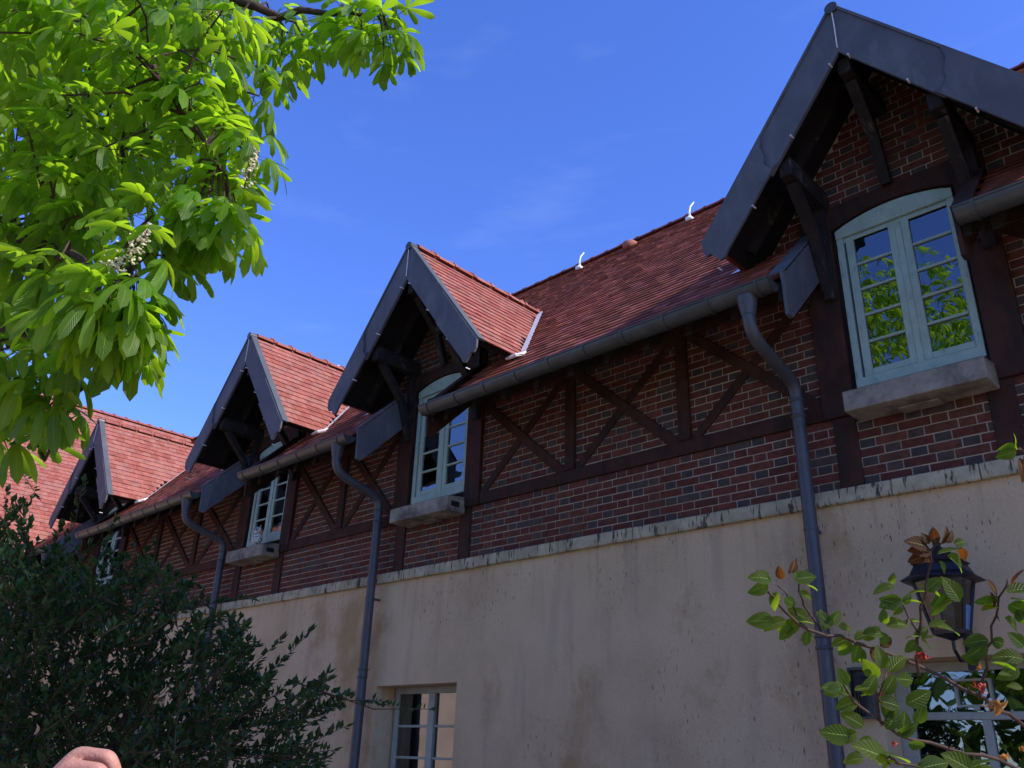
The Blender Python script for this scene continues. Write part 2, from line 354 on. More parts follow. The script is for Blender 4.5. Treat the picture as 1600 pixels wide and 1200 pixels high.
for (x, z, wb, kind, row) in cands:
    x0, x1 = x, x+wb
    iw = in_wall(x0, x1, z, z+BH)
    if iw is None: continue
    x0, x1 = iw
    skip = False
    for a in A:
        if z+BH > WO[2] and z < WO[3]+.02:
            l, r = a+WO[0], a+WO[1]
            if x0 < r and x1 > l:
                if x0 < l-.02: x1 = l
                elif x1 > r+.02: x0 = r
                else: skip = True
    if skip or x1-x0 < .03: continue
    if kind == 1: mi = (5 if random.random() < .6 else 6) if random.random() < .60 else random.randrange(5)
    else: mi = random.randrange(5) if random.random() < .95 else 6
    u, v, d = seen(((x0+x1)/2, 0, z+BH/2))
    vis = 0 < u < 1600 and 0 < v < 1200
    for a in A:                                    # behind posts
        if (a-.84 < x0 and x1 < a-.55) or (a+.44 < x0 and x1 < a+.70): vis = vis and z < 4.2
    if ZP < z < 5.5: vis = False
    if RB < z+BH/2 < RT: vis = False
    if z > 5.9 : vis = vis and z < 6.6
    sc = (x1-x0)/d**2 if vis else 0
    bricks.append((sc, x0, z, x1-x0, mi, wb))
bricks.sort(key=lambda b: -b[0])
bmesh_cache = {}; stuff = MB(); nb = 0
for (sc, x0, z, wb, mi, w0) in bricks:
    yo = -.0045 + random.uniform(-.001, .0008)
    if nb < 300 and abs(wb-w0) < 1e-4:
        key = (round(w0, 3), mi)
        if key not in bmesh_cache:
            mm = MB(); mm.add(*brick_geo(w0, BH)); bmesh_cache[key] = mm.mesh('brick', MAT['bricks'][mi])
        o = link('brick', bmesh_cache[key], house, loc=(x0, yo, z+random.uniform(-.001, .001))); o.rotation_euler = (0, random.uniform(-.006, .006), 0); nb += 1
    else:
        V, F = brick_geo(wb, BH); stuff.add(V + np.array([x0, yo, z + random.uniform(-.001, .001)]), F, mi)
stuff.build('bricks', MAT['bricks'], house, kind='stuff')

# timber frame
def timber(name, x0, x1, z0, z1, y=-.028, mat='timber', d=.06):
    m = MB(); m.box(x0, x1, y, y+d, z0, z1); return bevel(m.build(name, MAT[mat], house), .005, 1)
def brace(p, q, w=.095, y=-.024, d=.05):
    m = MB(); p, q = np.array(p, float), np.array(q, float); dd = (q-p)/np.linalg.norm(q-p); n = np.array([-dd[1], dd[0]])*w/2
    m.prism([tuple(p-n), tuple(q-n), tuple(q+n), tuple(p+n)], 'y', y, y+d); return bevel(fix_normals(m.build('brace', MAT['timber'], house)), .004, 1)
bays = []
for i, a in enumerate(A):
    timber('post', a-.82, a-.56, RB-.005, 6.06, y=-.050, d=.09)
    timber('post', a+.45, a+.69, RB-.005, 6.06, y=-.050, d=.09)
    timber('post', a-.755, a-.575, Z_LT+.001, RB-.007, y=-.026)
    timber('post', a+.375, a+.555, Z_LT+.001, RB-.007, y=-.026)
    # arched timber over the window
    xs_ = np.linspace(-.56, .45, 13); arc = [(a+q, 5.872 + .09*(1-((q+.055)/.505)**2)) for q in xs_]
    m = MB(); up = [(p[0], 6.10) for p in arc[::-1]]
    m.prism(arc + up, 'y', -.042, .03); fix_normals(m.build('window_lintel', MAT['timber'], house))
edges = [(XR, None)] + [(a, a) for a in A] + [(XL, None)]
spans = [(.69, XR-.4, 5), (A[1]+.69, -.82, 3), (A[2]+.69, A[1]-.82, 2), (A[3]+.69, A[2]-.82, 3), (XL+.35, A[3]-.82, 6)]
for (l, r, n) in spans:
    timber('rail', l+.003, r-.003, RB, RT, y=-.034)
    timber('wall_plate', l+.003, r-.003, ZP, ZP+.15, y=-.046, d=.09)
    wpan = (r-l+.13)/n
    for k in range(1, n):
        xc = l + k*wpan - .065; timber('post', xc-.063, xc+.063, RT+.003, ZP-.003, y=-.038)
    for k in range(n):
        x0 = l + k*wpan; x1 = x0 + wpan - .13
        j = random.uniform(-.02, .02)
        brace((x0+.02, ZP+.01), (x1-.02, RT-.01+j), w=.10, y=-.031); brace((x1-.02, ZP+.01), (x0+.02, RT-.01-j), w=.085, y=-.024)
    # rafter tails under the eaves
    x = l + .12
    while x < r-.05:
        m = MB(); m.obox((x-.035, -.70, rz(-.70)-.19), (.07, 0, 0), (0, .70, .70), (0, 0, .12)); m.build('rafter_tail', MAT['timber_old'], house); x += .44
# soffit and roof deck
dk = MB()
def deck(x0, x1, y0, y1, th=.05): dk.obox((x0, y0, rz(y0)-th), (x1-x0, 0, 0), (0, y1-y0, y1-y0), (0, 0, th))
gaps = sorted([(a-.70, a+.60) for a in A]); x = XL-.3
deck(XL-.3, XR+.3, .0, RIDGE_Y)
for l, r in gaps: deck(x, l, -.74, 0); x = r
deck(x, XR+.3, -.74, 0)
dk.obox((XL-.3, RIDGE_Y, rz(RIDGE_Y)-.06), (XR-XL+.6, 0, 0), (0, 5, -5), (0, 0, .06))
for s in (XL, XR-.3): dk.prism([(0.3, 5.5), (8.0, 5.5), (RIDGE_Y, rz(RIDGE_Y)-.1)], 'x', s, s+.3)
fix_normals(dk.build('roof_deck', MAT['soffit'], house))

# tiles ------------------------------------------------------------
TW, TL, EX, TT = .168, .20, .130, .014
tiles = []      # (matrix 3x4 columns: right, up-slope, normal, origin), material
def tile_field(o, xdir, udir, ndir, width, length, keep, pal, exp=EX):
    o, xdir, udir, ndir = (np.array(q, float) for q in (o, xdir, udir, ndir))
    rows = int(length/exp)
    for i in range(rows):
        n = int(width/TW)+1; sh = (i % 2)*TW/2
        for j in range(-1, n+1):
            x = j*TW + sh + random.uniform(-.002, .002); u = i*exp + random.uniform(-.003, .003)
            wt = TW
            if x < 0: wt = TW + x; x = 0.
            if wt < .03 or x+TW > width+.001: continue
            c = o + xdir*(x+TW/2) + udir*(u+exp/2)
            if keep(c): tiles.append((o + xdir*x + udir*u, xdir, udir, ndir, random.choice(pal), random.uniform(-.0015, .0045), random.uniform(-.012, .012), wt))
q = math.sqrt(.5); pal_main = [6, 6, 7, 7, 7, 8, 8, 1, 0]; pal_d = [0, 0, 1, 2, 2, 4, 4, 1]
ext = EX + .0
def dz(a, c): return DAP - DS*abs(c[0]-a)
def keep_main(c):
    for a in A:
        if c[1] < .16 and a-.79 < c[0] < a+.69: return False
        if abs(c[0]-a) < 1.25 and dz(a, c) > c[2]+.06 and c[1] > .15: return False
    if c[0] < -17.95 and (5.07 + WM*(-17.95-c[0])) > c[2]+.05: return False
    return True
WM = 1.40                                           # slope of the cross wing far left
tile_field((XL, -.76, rz(-.76)+.012), (1, 0, 0), (0, q, q), (0, -q, q), XR+.3-XL, (RIDGE_Y+.76)/q, keep_main, pal_main)
dn = math.hypot(1, DS)
for a in A:
    for s in (1, -1):
        ud = np.array([-s, 0, DS])/dn; nd = np.array([s*DS, 0, 1])/dn
        o = np.array([a+s*(EH+.02), DF+.005, DAP - DS*(EH+.02)]) + nd*.012
        xd = (0, 1, 0)
        tile_field(o, xd, ud, nd, 2.6, (EH+.02)*dn, lambda c: c[2] > rz(c[1])+.01 and c[1] < 1.75, pal_d, .128)
# cross wing slope
wn = math.hypot(1, WM); ud = np.array([-1, 0, WM])/wn; nd = np.array([WM, 0, 1])/wn; WR = 3.47
tile_field(np.array([-17.93, -15.5, 5.04])+nd*.02, (0, 1, 0), ud, nd, 19.5, WR*wn, lambda c: c[2] > rz(c[1])+.01, pal_d, .128)
TV = lambda lift, wt=TW: np.array([(0, 0, .012+lift), (wt-.002, 0, .012+lift), (wt-.002, TL, -.006), (0, TL, -.006), (0, 0, .012+TT+lift), (wt-.002, 0, .012+TT+lift), (wt-.002, TL, TT-.006), (0, TL, TT-.006)])
TFc = [(0,3,2,1),(4,5,6,7),(0,1,5,4),(1,2,6,5),(2,3,7,6),(3,0,4,7)]
def tscore(t):
    if t[7] < TW: return 0
    c = t[0] + t[1]*TW/2 + t[2]*EX/2; u, v, d = seen(c)
    if not (0 < u < 1600 and 0 < v < 1200): return 0
    vd = (CAM - c)/np.linalg.norm(CAM - c); return max(0, float(vd @ t[3]))/d**2
order = sorted(range(len(tiles)), key=lambda i: -tscore(tiles[i]))
tmesh = {}; ts = MB()
for rank, i in enumerate(order):
    p, xd, ud, nd, mi, lift, yawt, wt = tiles[i]
    R3 = np.stack([xd, ud, nd], axis=1)
    if rank < 300:
        flip = np.linalg.det(R3) < 0
        if (mi, flip) not in tmesh:
            m = MB(); v = TV(.001)
            if flip: v = v*np.array([-1, 1, 1]) + np.array([TW-.002, 0, 0])
            m.add(v, TFc if not flip else [f[::-1] for f in TFc]); tmesh[(mi, flip)] = m.mesh('roof_tile', MAT['tiles'][mi])
        Rm = R3.copy(); pp = p.copy()
        if flip: Rm[:, 0] *= -1; pp = p + xd*(TW-.002)
        mat = Matrix([list(Rm[k]) + [pp[k]] for k in range(3)] + [[0, 0, 0, 1]]) @ Matrix.Rotation(yawt, 4, 'Z')
        link('roof_tile', tmesh[(mi, flip)], house, mat=mat)
    else:
        ts.add(TV(lift, wt) @ R3.T + p, TFc, mi)
fix_normals(ts.build('roof_tiles', MAT['tiles'], house, kind='stuff'))
# wing under its tiles
wg = MB(); wg.prism([(-17.93, 5.02), (-17.93-WR, 5.02+WM*WR), (-17.93-2*WR, 5.02)], 'y', -15.5, 3.6)
fix_normals(wg.build('wing_roof', MAT['soffit'], house))
wg = MB(); wg.box(-24.7, -18.6, -15.2, -.003, -.1, 5.0); wg.build('wing_wall', MAT['pink'], house)

# ridge tiles
def ridge_tile_mesh(L=.33, r=.10, flat=.75):
    m = MB(); n = 8; V = []; F = []
    for i, (x, k) in enumerate([(0, 1.0), (L, 1.0)]):
        for j in range(n+1):
            an = PI*j/n; V.append((x, -math.cos(an)*r*k, math.sin(an)*r*k*flat))
        for j in range(n+1):
            an = PI*j/n; V.append((x, -math.cos(an)*(r*k-.015), math.sin(an)*(r*k-.015)*flat-.004))
    b = 2*(n+1)
    for j in range(n): F += [(j, j+1, b+j+1, b+j), (n+1+j, b+n+1+j, b+n+2+j, n+2+j), (j, n+1+j, n+2+j, j+1), (b+j, b+j+1, b+n+2+j, b+n+1+j)]
    m.add(V, F)
    m.ball((L*.93, 0, r*flat+.010), .034, 8, 5, sc=(1.2, 1, .9)); m.tube([(L-.035, 0, -.01), (L+.03, 0, -.01)], .0, 3)
    # raised rim at the joint
    V = [];
    for x in (L-.03, L+.015):
        for j in range(n+1):
            an = PI*j/n; V.append((x, -math.cos(an)*(r+.012), math.sin(an)*(r+.012)*flat))
    m.add(V, [(j, j+1, n+2+j, n+1+j) for j in range(n)]); return m
rmesh = [ridge_tile_mesh().mesh('ridge_tile', MAT['tiles'][k]) for k in (1, 3, 7)]
x = XL
while x < XR:
    u, v, d = seen((x, RIDGE_Y, rz(RIDGE_Y)))
    o = link('ridge_tile', random.choice(rmesh), house, loc=(x, RIDGE_Y, rz(RIDGE_Y)+.0)); o.rotation_euler = (0, random.uniform(-.008, .008), 0); x += .335
rd = ridge_tile_mesh(.30, .085, .85); rdm = [rd.mesh('ridge_tile', MAT['tiles'][k]) for k in (0, 2, 1)]
for a in A:
    y = DF+.06
    while rz(y) < DAP + .02:
        o = link('ridge_tile', random.choice(rdm), house, loc=(a, y, DAP+.01)); o.rotation_euler = (0, 0, PI/2); y += .335
y = -15.4
while y < 3.9:
    o = link('ridge_tile', rmesh[0], house, loc=(-17.93-WR, y, 5.04+WM*WR)); o.rotation_euler = (0, 0, PI/2); y += .335

# dormers --------------------------------------------------------
def make_dormer(a, idx):
    dm = MB()
    for s in (1, -1):
        nd = np.array([s*DS, 0, 1])/dn
        o = np.array([a, DF+.01, DAP]) - nd*.055
        dm.obox(o, np.array([s*EH, 0, -DS*EH]), (0, 2.65, 0), nd*.055)
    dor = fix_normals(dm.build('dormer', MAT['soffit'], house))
    # soffit rafters behind the bargeboard
    for s in (1, -1):
        for yy in (DF+.03, -.36):
            m = MB(); nd = np.array([s*DS, 0, 1])/dn
            o = np.array([a+s*.02, yy, DAP-.09]) - nd*.10
            m.obox(o, np.array([s*(EH-.12), 0, -DS*(EH-.12)]), (0, .06, 0), nd*.10); fix_normals(m.build('rafter', MAT['timber_old'], dor))
    # bargeboards with a notched foot
    for s in (1, -1):
        ap = DAP + .035; dv = .488
        top0 = (0, ap); topE = (EH+.05, ap - DS*(EH+.05)); n1 = (EH+.045, topE[1]-.10)
        inE = (EH-.14, ap - DS*(EH-.14) - dv + .055); mid = ((EH-.035), inE[1]+.055)
        jx = .60*EH
        def P(x, z): return (a+s*x, z)
        up = lambda x, o=0.: P(x, ap - DS*x + o)
        lo = lambda x, o=0.: P(x, ap - DS*x - dv + o)
        m = MB()
        m.prism([up(0), up(jx), lo(jx-.10), lo(0)], 'y', DF-.032, DF)
        fix_normals(m.build('bargeboard', MAT['slate_paint'], dor))
        m = MB(); z1 = ap - DS*jx
        m.prism([up(jx-.055), P(*topE), P(*n1), P(mid[0]+.05, n1[1]-.045), P(mid[0]+.012, n1[1]-.035), P(mid[0]-.01, mid[1]-.02), P(inE[0]+.03, inE[1]-.045), P(inE[0]-.01, inE[1]-.035), P(inE[0]-.05, inE[1]+.03),
                 lo(jx-.155, 0.0), P(jx-.115, z1-.32), P(jx-.055, z1-.23), P(jx-.065, z1-.15), P(jx-.035, z1-.05)], 'y', DF-.058, DF-.0325)
        fix_normals(m.build('bargeboard', MAT['slate_paint'], dor))
        # top flashing of the board
        m = MB(); nd = np.array([s*DS, 0, 1])/dn; uu = np.array([s, 0, -DS])/dn
        m.obox(np.array([a+s*.0, DF-.046, ap])+nd*.001, uu*((EH+.05)*dn), (0, .10, 0), nd*.022); fix_normals(m.build('verge_flashing', MAT['slate_paint'], dor))
        for fx in (.06, .36, .66, .93):
            m = MB(); px_, pz_ = lo(fx*EH); m.box(px_-.006, px_+.006, DF-.062, DF-.005, pz_-.003, pz_+.005); m.build('clip', MAT['hookm'], dor)
    m = MB(); cc = (a, DF-.05, DAP+.02)
    V = [(a + .055*math.cos(t), DF-.056, DAP+.015+.055*math.sin(t)) for t in np.linspace(0, 2*PI, 14, endpoint=False)] + [(a + .055*math.cos(t), DF+.10, DAP+.015+.055*math.sin(t)) for t in np.linspace(0, 2*PI, 14, endpoint=False)]
    m.add(V, [tuple(range(14)), tuple(range(27, 13, -1))] + [(i, i+14, (i+1) % 14+14, (i+1) % 14) for i in range(14)]); fix_normals(m.build('ridge_end_cap', MAT['zinc'], dor))
    m = MB(); m.tube([(a, DF-.044, DAP+.02), (a+.004, DF-.046, DAP-.2), (a, DF-.044, DAP-.42)], .005, 5); m.build('solder_seam', MAT['lead'], dor)
    # purlin ends and struts
    for (bx, bz, fz) in ((0, 6.90, 6.10), (-.60, 6.17, 5.30), (.60, 6.17, 5.30)):
        m = MB(); m.box(a+bx-.055, a+bx+.055, DF+.04, .05, bz-.075, bz+.075)
        if bx: m.box(a+bx-.05, a+bx+.05, DF+.07, .0, bz+.077, bz+.115)
        bevel(m.build('purlin', MAT['timber_old'], dor), .01, 1)
        m = MB(); p0 = np.array([a+bx, DF+.16, bz-.08]); p2 = np.array([a+bx-.03, -.06, fz]); p1 = (p0+p2)/2 + np.array([0, .10, .02])
        m.bar(p0, p1, .075, .09, up=(1, 0, 0)); m.bar(p1, p2, .07, .085, up=(1, 0, 0)); m.build('strut', MAT['timber_old'], dor)
        if bx:
            m = MB(); m.bar((a+bx*1.02, -.07, 5.2), (a+bx*1.02, -.07, 6.12), .09, .07, up=(0, 1, 0)); m.build('strut_post', MAT['timber_old'], dor)
    # valley flashings
    for s in (1, -1):
        m = MB(); yb = -.16; pts = []
        for k in range(25):
            f = k/24; z = 5.70 + f*(DAP-5.70); X = a + s*(DAP-z)/DS; Y = z-RC; pts.append(np.array([X, Y, z]))
        V = []; F = []
        udm = np.array([-s, 0, DS])/dn; ndm = np.array([s*DS, 0, 1])/dn; nm = np.array([0, -q, q])
        for k, p in enumerate(pts):
            j = .012*(k % 2)
            V += [p + udm*.045 + ndm*.045, p + ndm*.030+nm*.030, p + np.array([s, 0, 0])*(.12+j) + nm*.046]
        for k in range(24): F += [(3*k, 3*k+1, 3*k+4, 3*k+3), (3*k+1, 3*k+2, 3*k+5, 3*k+4)]
        m.add(V, F)
        p = pts[0]
        if s > 0: m.tube([p+np.array([-.12, -.03, .085]), p+np.array([-.125, -.07, .045]), p+np.array([-.09, -.10, .015]), p+np.array([-.03, -.11, .005]), p+np.array([.04, -.09, .02]), p+np.array([.08, -.02, .05]), p+np.array([.07, .04, .10])], [.006, .012, .018, .022, .024, .022, .010], 7)
        m.build('valley_flashing', MAT['lead'], dor)
    return dor
dormers = [make_dormer(a, i) for i, a in enumerate(A)]
# wing valley flashing
m = MB(); V = []; F = []
for k in range(25):
    z = 5.08 + k/24*4.0; p = np.array([-17.95-(z-5.07)/WM, z-RC, z]); V += [p + np.array([-.05, 0, .09]), p + np.array([0.01, -.03, .04]), p + np.array([.10+.012*(k % 2), -.04, .05])]
for k in range(24): F += [(3*k, 3*k+1, 3*k+4, 3*k+3), (3*k+1, 3*k+2, 3*k+5, 3*k+4)]
m.add(V, F); m.build('valley_flashing', MAT['lead'], house)

# eaves: verge boards, gutters, pipes -------------------------------
def half_gutter(x0, x1, y=-.845, z=5.085, r=.088):
    m = MB(); n = 12; V = []; F = []
    for x in (x0, x1):
        for rr in (r, r-.006):
            for j in range(n+1):
                an = PI + PI*j/n; V.append((x, y + math.cos(an)*rr, z + math.sin(an)*rr))
    b = 2*(n+1)
    for j in range(n):
        F += [(j, j+1, b+j+1, b+j), (n+1+j, b+n+1+j, b+n+2+j, n+2+j), (j, n+1+j, n+2+j, j+1), (b+j, b+j+1, b+n+2+j, b+n+1+j)]
    m.add(V, F)
    for x in (x0, x1):       # stop ends
        c = [(x, y + math.cos(PI+PI*j/n)*r, z + math.sin(PI+PI*j/n)*r) for j in range(n+1)]
        m.add([(p[0]-.003, p[1], p[2]) for p in c] + [(p[0]+.003, p[1], p[2]) for p in c], [tuple(range(n+1)), tuple(range(2*n+1, n, -1))])
    m.tube([(x0, y-r, z+.004), (x1, y-r, z+.004)], .010, 8)
    gobj = m.build('gutter', MAT['zinc'], house, smooth=True)
    md = gobj.modifiers.new('es', 'EDGE_SPLIT'); md.split_angle = rad(40)
    x = x0+.12
    while x < x1-.05:
        m = MB(); c = [(x, y + math.cos(PI+PI*j/n)*(r+.004), z + math.sin(PI+PI*j/n)*(r+.004)) for j in range(n+1)]
        V = [(p[0]-.011, p[1], p[2]) for p in c] + [(p[0]+.011, p[1], p[2]) for p in c]
        V += [(p[0]-.011, y+(p[1]-y)*1.05, z+(p[2]-z)*1.05) for p in c] + [(p[0]+.011, y+(p[1]-y)*1.05, z+(p[2]-z)*1.05) for p in c]
        k = n+1; F = [f for j in range(n) for f in ((2*k+j, 2*k+j+1, 3*k+j+1, 3*k+j), (j, j+1, 2*k+j+1, 2*k+j), (k+j, 3*k+j, 3*k+j+1, k+j+1))]
        m.add(V, F); m.build('gutter_bracket', MAT['zinc'], gobj); x += .435
    return gobj
G = [(.615, XR+.2), (A[1]+.615, -.74), (A[2]+.615, A[1]-.74), (A[3]+.615, A[2]-.74), (-17.75, A[3]-.74)]
for (x0, x1) in G: half_gutter(x0, x1)
for a in A:
    for s, xb in ((-1, a-.705), (1, a+.60)):
        m = MB(); x0, x1 = (xb, xb+.03) if s < 0 else (xb-.03, xb)
        pts = [(-.775, 5.10), (-.765, 4.81), (-.70, 4.80), (-.055, 5.44), (-.055, 5.82), (-.10, 5.84), (-.745, 5.19), (-.80, 5.19)]
        m.prism(pts, 'x', x0, x1); fix_normals(m.build('verge_board', MAT['slate_paint' if s < 0 else 'timber'], house))
        m = MB(); m.obox((x0-.10 if s < 0 else x0-.002, -.785, 5.172), (x1-x0+.102, 0, 0), (0, .70, .70), (0, -.008, .008)); fix_normals(m.build('verge_capping', MAT['slate_paint' if s < 0 else 'timber'], house))
        m = MB(); m.obox((x0-.055 if s < 0 else x1+.005, -.74, rz(-.74)-.15), (.05, 0, 0), (0, .72, .72), (0, 0, .10)); fix_normals(m.build('rafter_tail', MAT['timber_old'], house))
def bez(p0, p1, p2, p3, n=12):
    p0, p1, p2, p3 = (np.array(p, float) for p in (p0, p1, p2, p3))
    return [p0*(1-t)**3 + 3*p1*t*(1-t)**2 + 3*p2*t*t*(1-t) + p3*t**3 for t in np.linspace(0, 1, n)]
def downpipe(xw, xo):
    m = MB(); yo = -.845; yw = -.143; r = .052
    m.tube([(xo, yo, 5.02), (xo, yo, 4.93), (xo, yo, 4.86)], [.085, .07, r+.004], 14)
    pts = [(xo, yo, 4.92)] + bez((xo, yo, 4.86), (xo, yo, 4.68), (xo, yo+.12, 4.66), ((xo+xw)/2, (yo+yw)/2, 4.60), 9) + bez(((xo+xw)/2, (yo+yw)/2, 4.60), (xw, yw-.12, 4.53), (xw, yw, 4.55), (xw, yw, 4.36), 9)[1:]
    m.tube(pts + [(xw, yw, 4.2), (xw, yw, 2.47)], r, 16); m.tube([(xw, yw, 2.5), (xw, yw, .02)], r+.003, 16)
    o = m.build('downpipe', MAT['pipe'], house, smooth=True); md = o.modifiers.new('es', 'EDGE_SPLIT'); md.split_angle = rad(40)
    for z in (4.36, 4.22, 2.50, 2.42):
        c = MB(); c.tube([(xw, yw, z-.012), (xw, yw, z), (xw, yw, z+.012)], [r+.006, r+.012, r+.006], 16); c.build('collar', MAT['pipe'], o, smooth=True)
    for z in (3.3, 1.2):
        c = MB(); c.tube([(xw, yw, z-.012), (xw, yw, z+.012)], r+.006, 16); c.box(xw-.012, xw+.012, yw, .01, z-.012, z+.012); c.build('pipe_clip', MAT['pipe'], o)
for a in A: downpipe(a-.976, a-.97)

# hooks on the ridge
for (X, Y_) in ((-14.17, 3.9), (-6.55, 3.82), (-4.22, 3.78)):
    m = MB(); z = rz(Y_)+.03
    m.box(X-.05, X+.05, Y_-.08, Y_+.04, z-.03, z+.03)
    m.tube([(X, Y_, z), (X-.01, Y_-.02, z+.14), (X+.01, Y_-.01, z+.24), (X+.05, Y_+.04, z+.34)], [.020, .019, .016, .011], 8)
    m.build('roof_hook', MAT['hookm'], house, smooth=True)
m = MB(); X, Y_ = -5.34, 3.72; z = rz(Y_)
m.tube([(X, Y_+.12, z+.16), (X, Y_-.02, z+.10), (X, Y_-.16, z-.02)], [.03, .06, .08], 10); m.build('vent_tile', MAT['tiles'][4], house, smooth=True)

# windows --------------------------------------------------------
def upper_window(a, idx):
    l, r, b, tt = a-.53, a+.425, 4.43, 5.785
    f = MB()
    f.box(l, l+.055, -.012, .07, b, tt); f.box(r-.055, r, -.012, .07, b, tt); f.box(l, r, -.014, .07, b-.045, b+.045)
    xs_ = np.linspace(l, r, 15); c = (l+r)/2; hw = (r-l)/2
    arc = [(x, 5.86 + .092*(1-((x-c)/hw)**2)) for x in xs_]
    f.prism([(l, tt-.005)] + arc + [(r, tt-.005)], 'y', -.022, .06)
    f.box(l+.055, r-.055, .005, .06, tt-.05, tt-.006)
    o = bevel(fix_normals(f.build('window', MAT['frame'], house)), .004, 1)
    lg = (a-.393, a-.103); rg = (a+.062, a+.362); zb, zt = 4.535, 5.735
    for (g0, g1) in (lg, rg):
        s = MB(); y0, y1 = .0, .04
        s.box(g0-.065, g0, y0, y1, zb-.055, zt+.03); s.box(g1, g1+.062, y0, y1, zb-.055, zt+.03)
        s.box(g0, g1, y0, y1, zb-.055, zb); s.box(g0, g1, y0, y1, zt, zt+.03)
        bevel(s.build('casement', MAT['frame'], o), .004, 1)
        for k in range(1, 5):
            z = zb + (zt-zb)*k/5; mu = MB(); mu.box(g0, g1, .004, .036, z-.011, z+.011); bevel(mu.build('glazing_bar', MAT['frame'], o), .003, 1)
        for k in range(5):
            z0 = zb + (zt-zb)*k/5; z1 = zb + (zt-zb)*(k+1)/5; p = MB()
            t1, t2 = random.uniform(-.0012, .0012), random.uniform(-.0015, .0015)
            p.add([(g0, .022+t1, z0), (g1, .022-t1, z0), (g1, .022-t1+t2, z1), (g0, .022+t1+t2, z1)], [(0, 1, 2, 3)]); p.build('pane', MAT['glass'], o)
    s = MB(); s.box(a-.045, a+.004, -.012, .02, b, tt-.05); bevel(s.build('astragal', MAT['frame'], o), .004, 1)
    # reveal in near-black, painting the shadow gap round the frame; stone sill
    m = MB(); m.box(a-.56, l, .0, .2, 4.31, 5.88); m.box(r, a+.45, .0, .2, 4.31, 5.88); m.box(a-.56, a+.45, .02, .24, 4.31, 4.384); m.build('reveal', MAT['soffit'], o)
    s = MB(); z0, z1 = 4.105, 4.282
    s.box(a-.54, a+.47, -.30, -.029, z0, z1-.012)
    s.prism([(-.30, z1-.012), (-.03, z1-.012), (-.03, z1+.022)], 'x', a-.54, a+.47)
    s.box(a-.20, a+.10, -.16, -.03, z0-.02, z0-.001)
    so_ = bevel(fix_normals(s.build('window_sill', MAT['stone'], house)), .012, 2)
    if idx in (1, 2):
        m = MB(); m.box(a+.4705, a+.474, -.24, -.12, 4.16, 4.22); m.build('slot_shade', MAT['iron'], so_)  # thin black plate, painting the shade of a recess on the sill end
    return o
wins = [upper_window(a, i) for i, a in enumerate(A)]
m = MB(); m.box(A[2]+.24, A[2]+.345, .026, .03, 4.54, 4.66); note = m.build('paper_note', MAT['white'])
note['label'] = 'small white paper sheet propped behind the lower right pane of the window with the owl'; note['category'] = 'paper note'

def lower_window(x0, x1, z0, z1, cols, rows, mat, y=.25, first=.10, fw=.07):
    f = MB(); f.box(x0, x0+fw, y, y+.07, z0, z1); f.box(x1-fw, x1, y, y+.07, z0, z1); f.box(x0+fw, x1-fw, y, y+.07, z1-fw, z1); f.box(x0+fw, x1-fw, y, y+.07, z0, z0+fw)
    o = bevel(f.build('window', MAT[mat], house), .004, 1)
    wv = (x1-x0-2*fw)/cols
    for c in range(1, cols):
        m = MB(); xx = x0+fw+c*wv; m.box(xx-.05, xx+.05, y-.012, y+.05, z0+fw, z1-fw); bevel(m.build('mullion', MAT[mat], o), .004, 1)
    for c in range(cols):
        g0, g1 = x0+fw+c*wv + (.05 if c else 0), x0+fw+(c+1)*wv - (.05 if c < cols-1 else 0)
        for k, zz in enumerate(rows):
            m = MB(); m.box(g0, g1, y+.005, y+.045, zz-.013, zz+.013); bevel(m.build('glazing_bar', MAT[mat], o), .003, 1)
        zs = [z0+fw] + sorted(rows) + [z1-fw]
        for k in range(len(zs)-1):
            p = MB(); t = random.uniform(-.002, .002); p.add([(g0, y+.025+t, zs[k]), (g1, y+.025-t, zs[k]), (g1, y+.025-t, zs[k+1]), (g0, y+.025+t, zs[k+1])], [(0, 1, 2, 3)]); p.build('pane', MAT['glass'], o)
    m = MB(); m.box(x0, x1, -.05, y, z0-.05, z0-.001); bevel(m.build('window_sill', MAT['stone'], house), .008, 1)
    return o
lower_window(-6.34, -5.05, .9, 2.328, 2, [1.92, 1.60, 1.28], 'frame_white')
lower_window(-12.88, -11.61, .9, 2.328, 2, [1.92, 1.60, 1.28], 'frame_white')
# wide opening on the right: deep dark head, transom and mullions
f = MB(); y = .25
f.box(-.668, -.56, y, y+.06, .25, 2.335); f.box(-.56, 1.5, y, y+.06, 2.27, 2.335); f.box(-.56, 1.5, y-.01, y+.05, 1.955, 2.005); f.box(-.56, 1.5, y, y+.06, .25, .35)
for xx in (-.09, .70): f.box(xx-.028, xx+.028, y-.008, y+.05, .35, 1.955)
f.box(1.48, 1.548, y, y+.06, .25, 2.335)
w0 = bevel(f.build('window', MAT['frame_white'], house), .004, 1)
for (g0, g1, z0, z1) in ((-.56, 1.48, 2.005, 2.27), (-.56, -.118, .35, 1.955), (-.062, .672, .35, 1.955), (.728, 1.48, .35, 1.955)):
    p = MB(); p.add([(g0, y+.02, z0), (g1, y+.02, z0), (g1, y+.02, z1), (g0, y+.02, z1)], [(0, 1, 2, 3)]); p.build('pane', MAT['glass'], w0)
f = MB(); vx0, vx1, vz0, vz1 = -.255, -.02, 2.035, 2.215
f.box(vx0, vx1, y-.02, y+.018, vz1-.014, vz1); f.box(vx0, vx1, y-.02, y+.018, vz0, vz0+.014); f.box(vx0, vx0+.014, y-.02, y+.018, vz0+.014, vz1-.014); f.box(vx1-.014, vx1, y-.02, y+.018, vz0+.014, vz1-.014); f.box(-.15, -.11, y-.03, y-.018, vz0-.02, vz0+.006)
vt = f.build('vent_frame', MAT['frame_white'], w0)

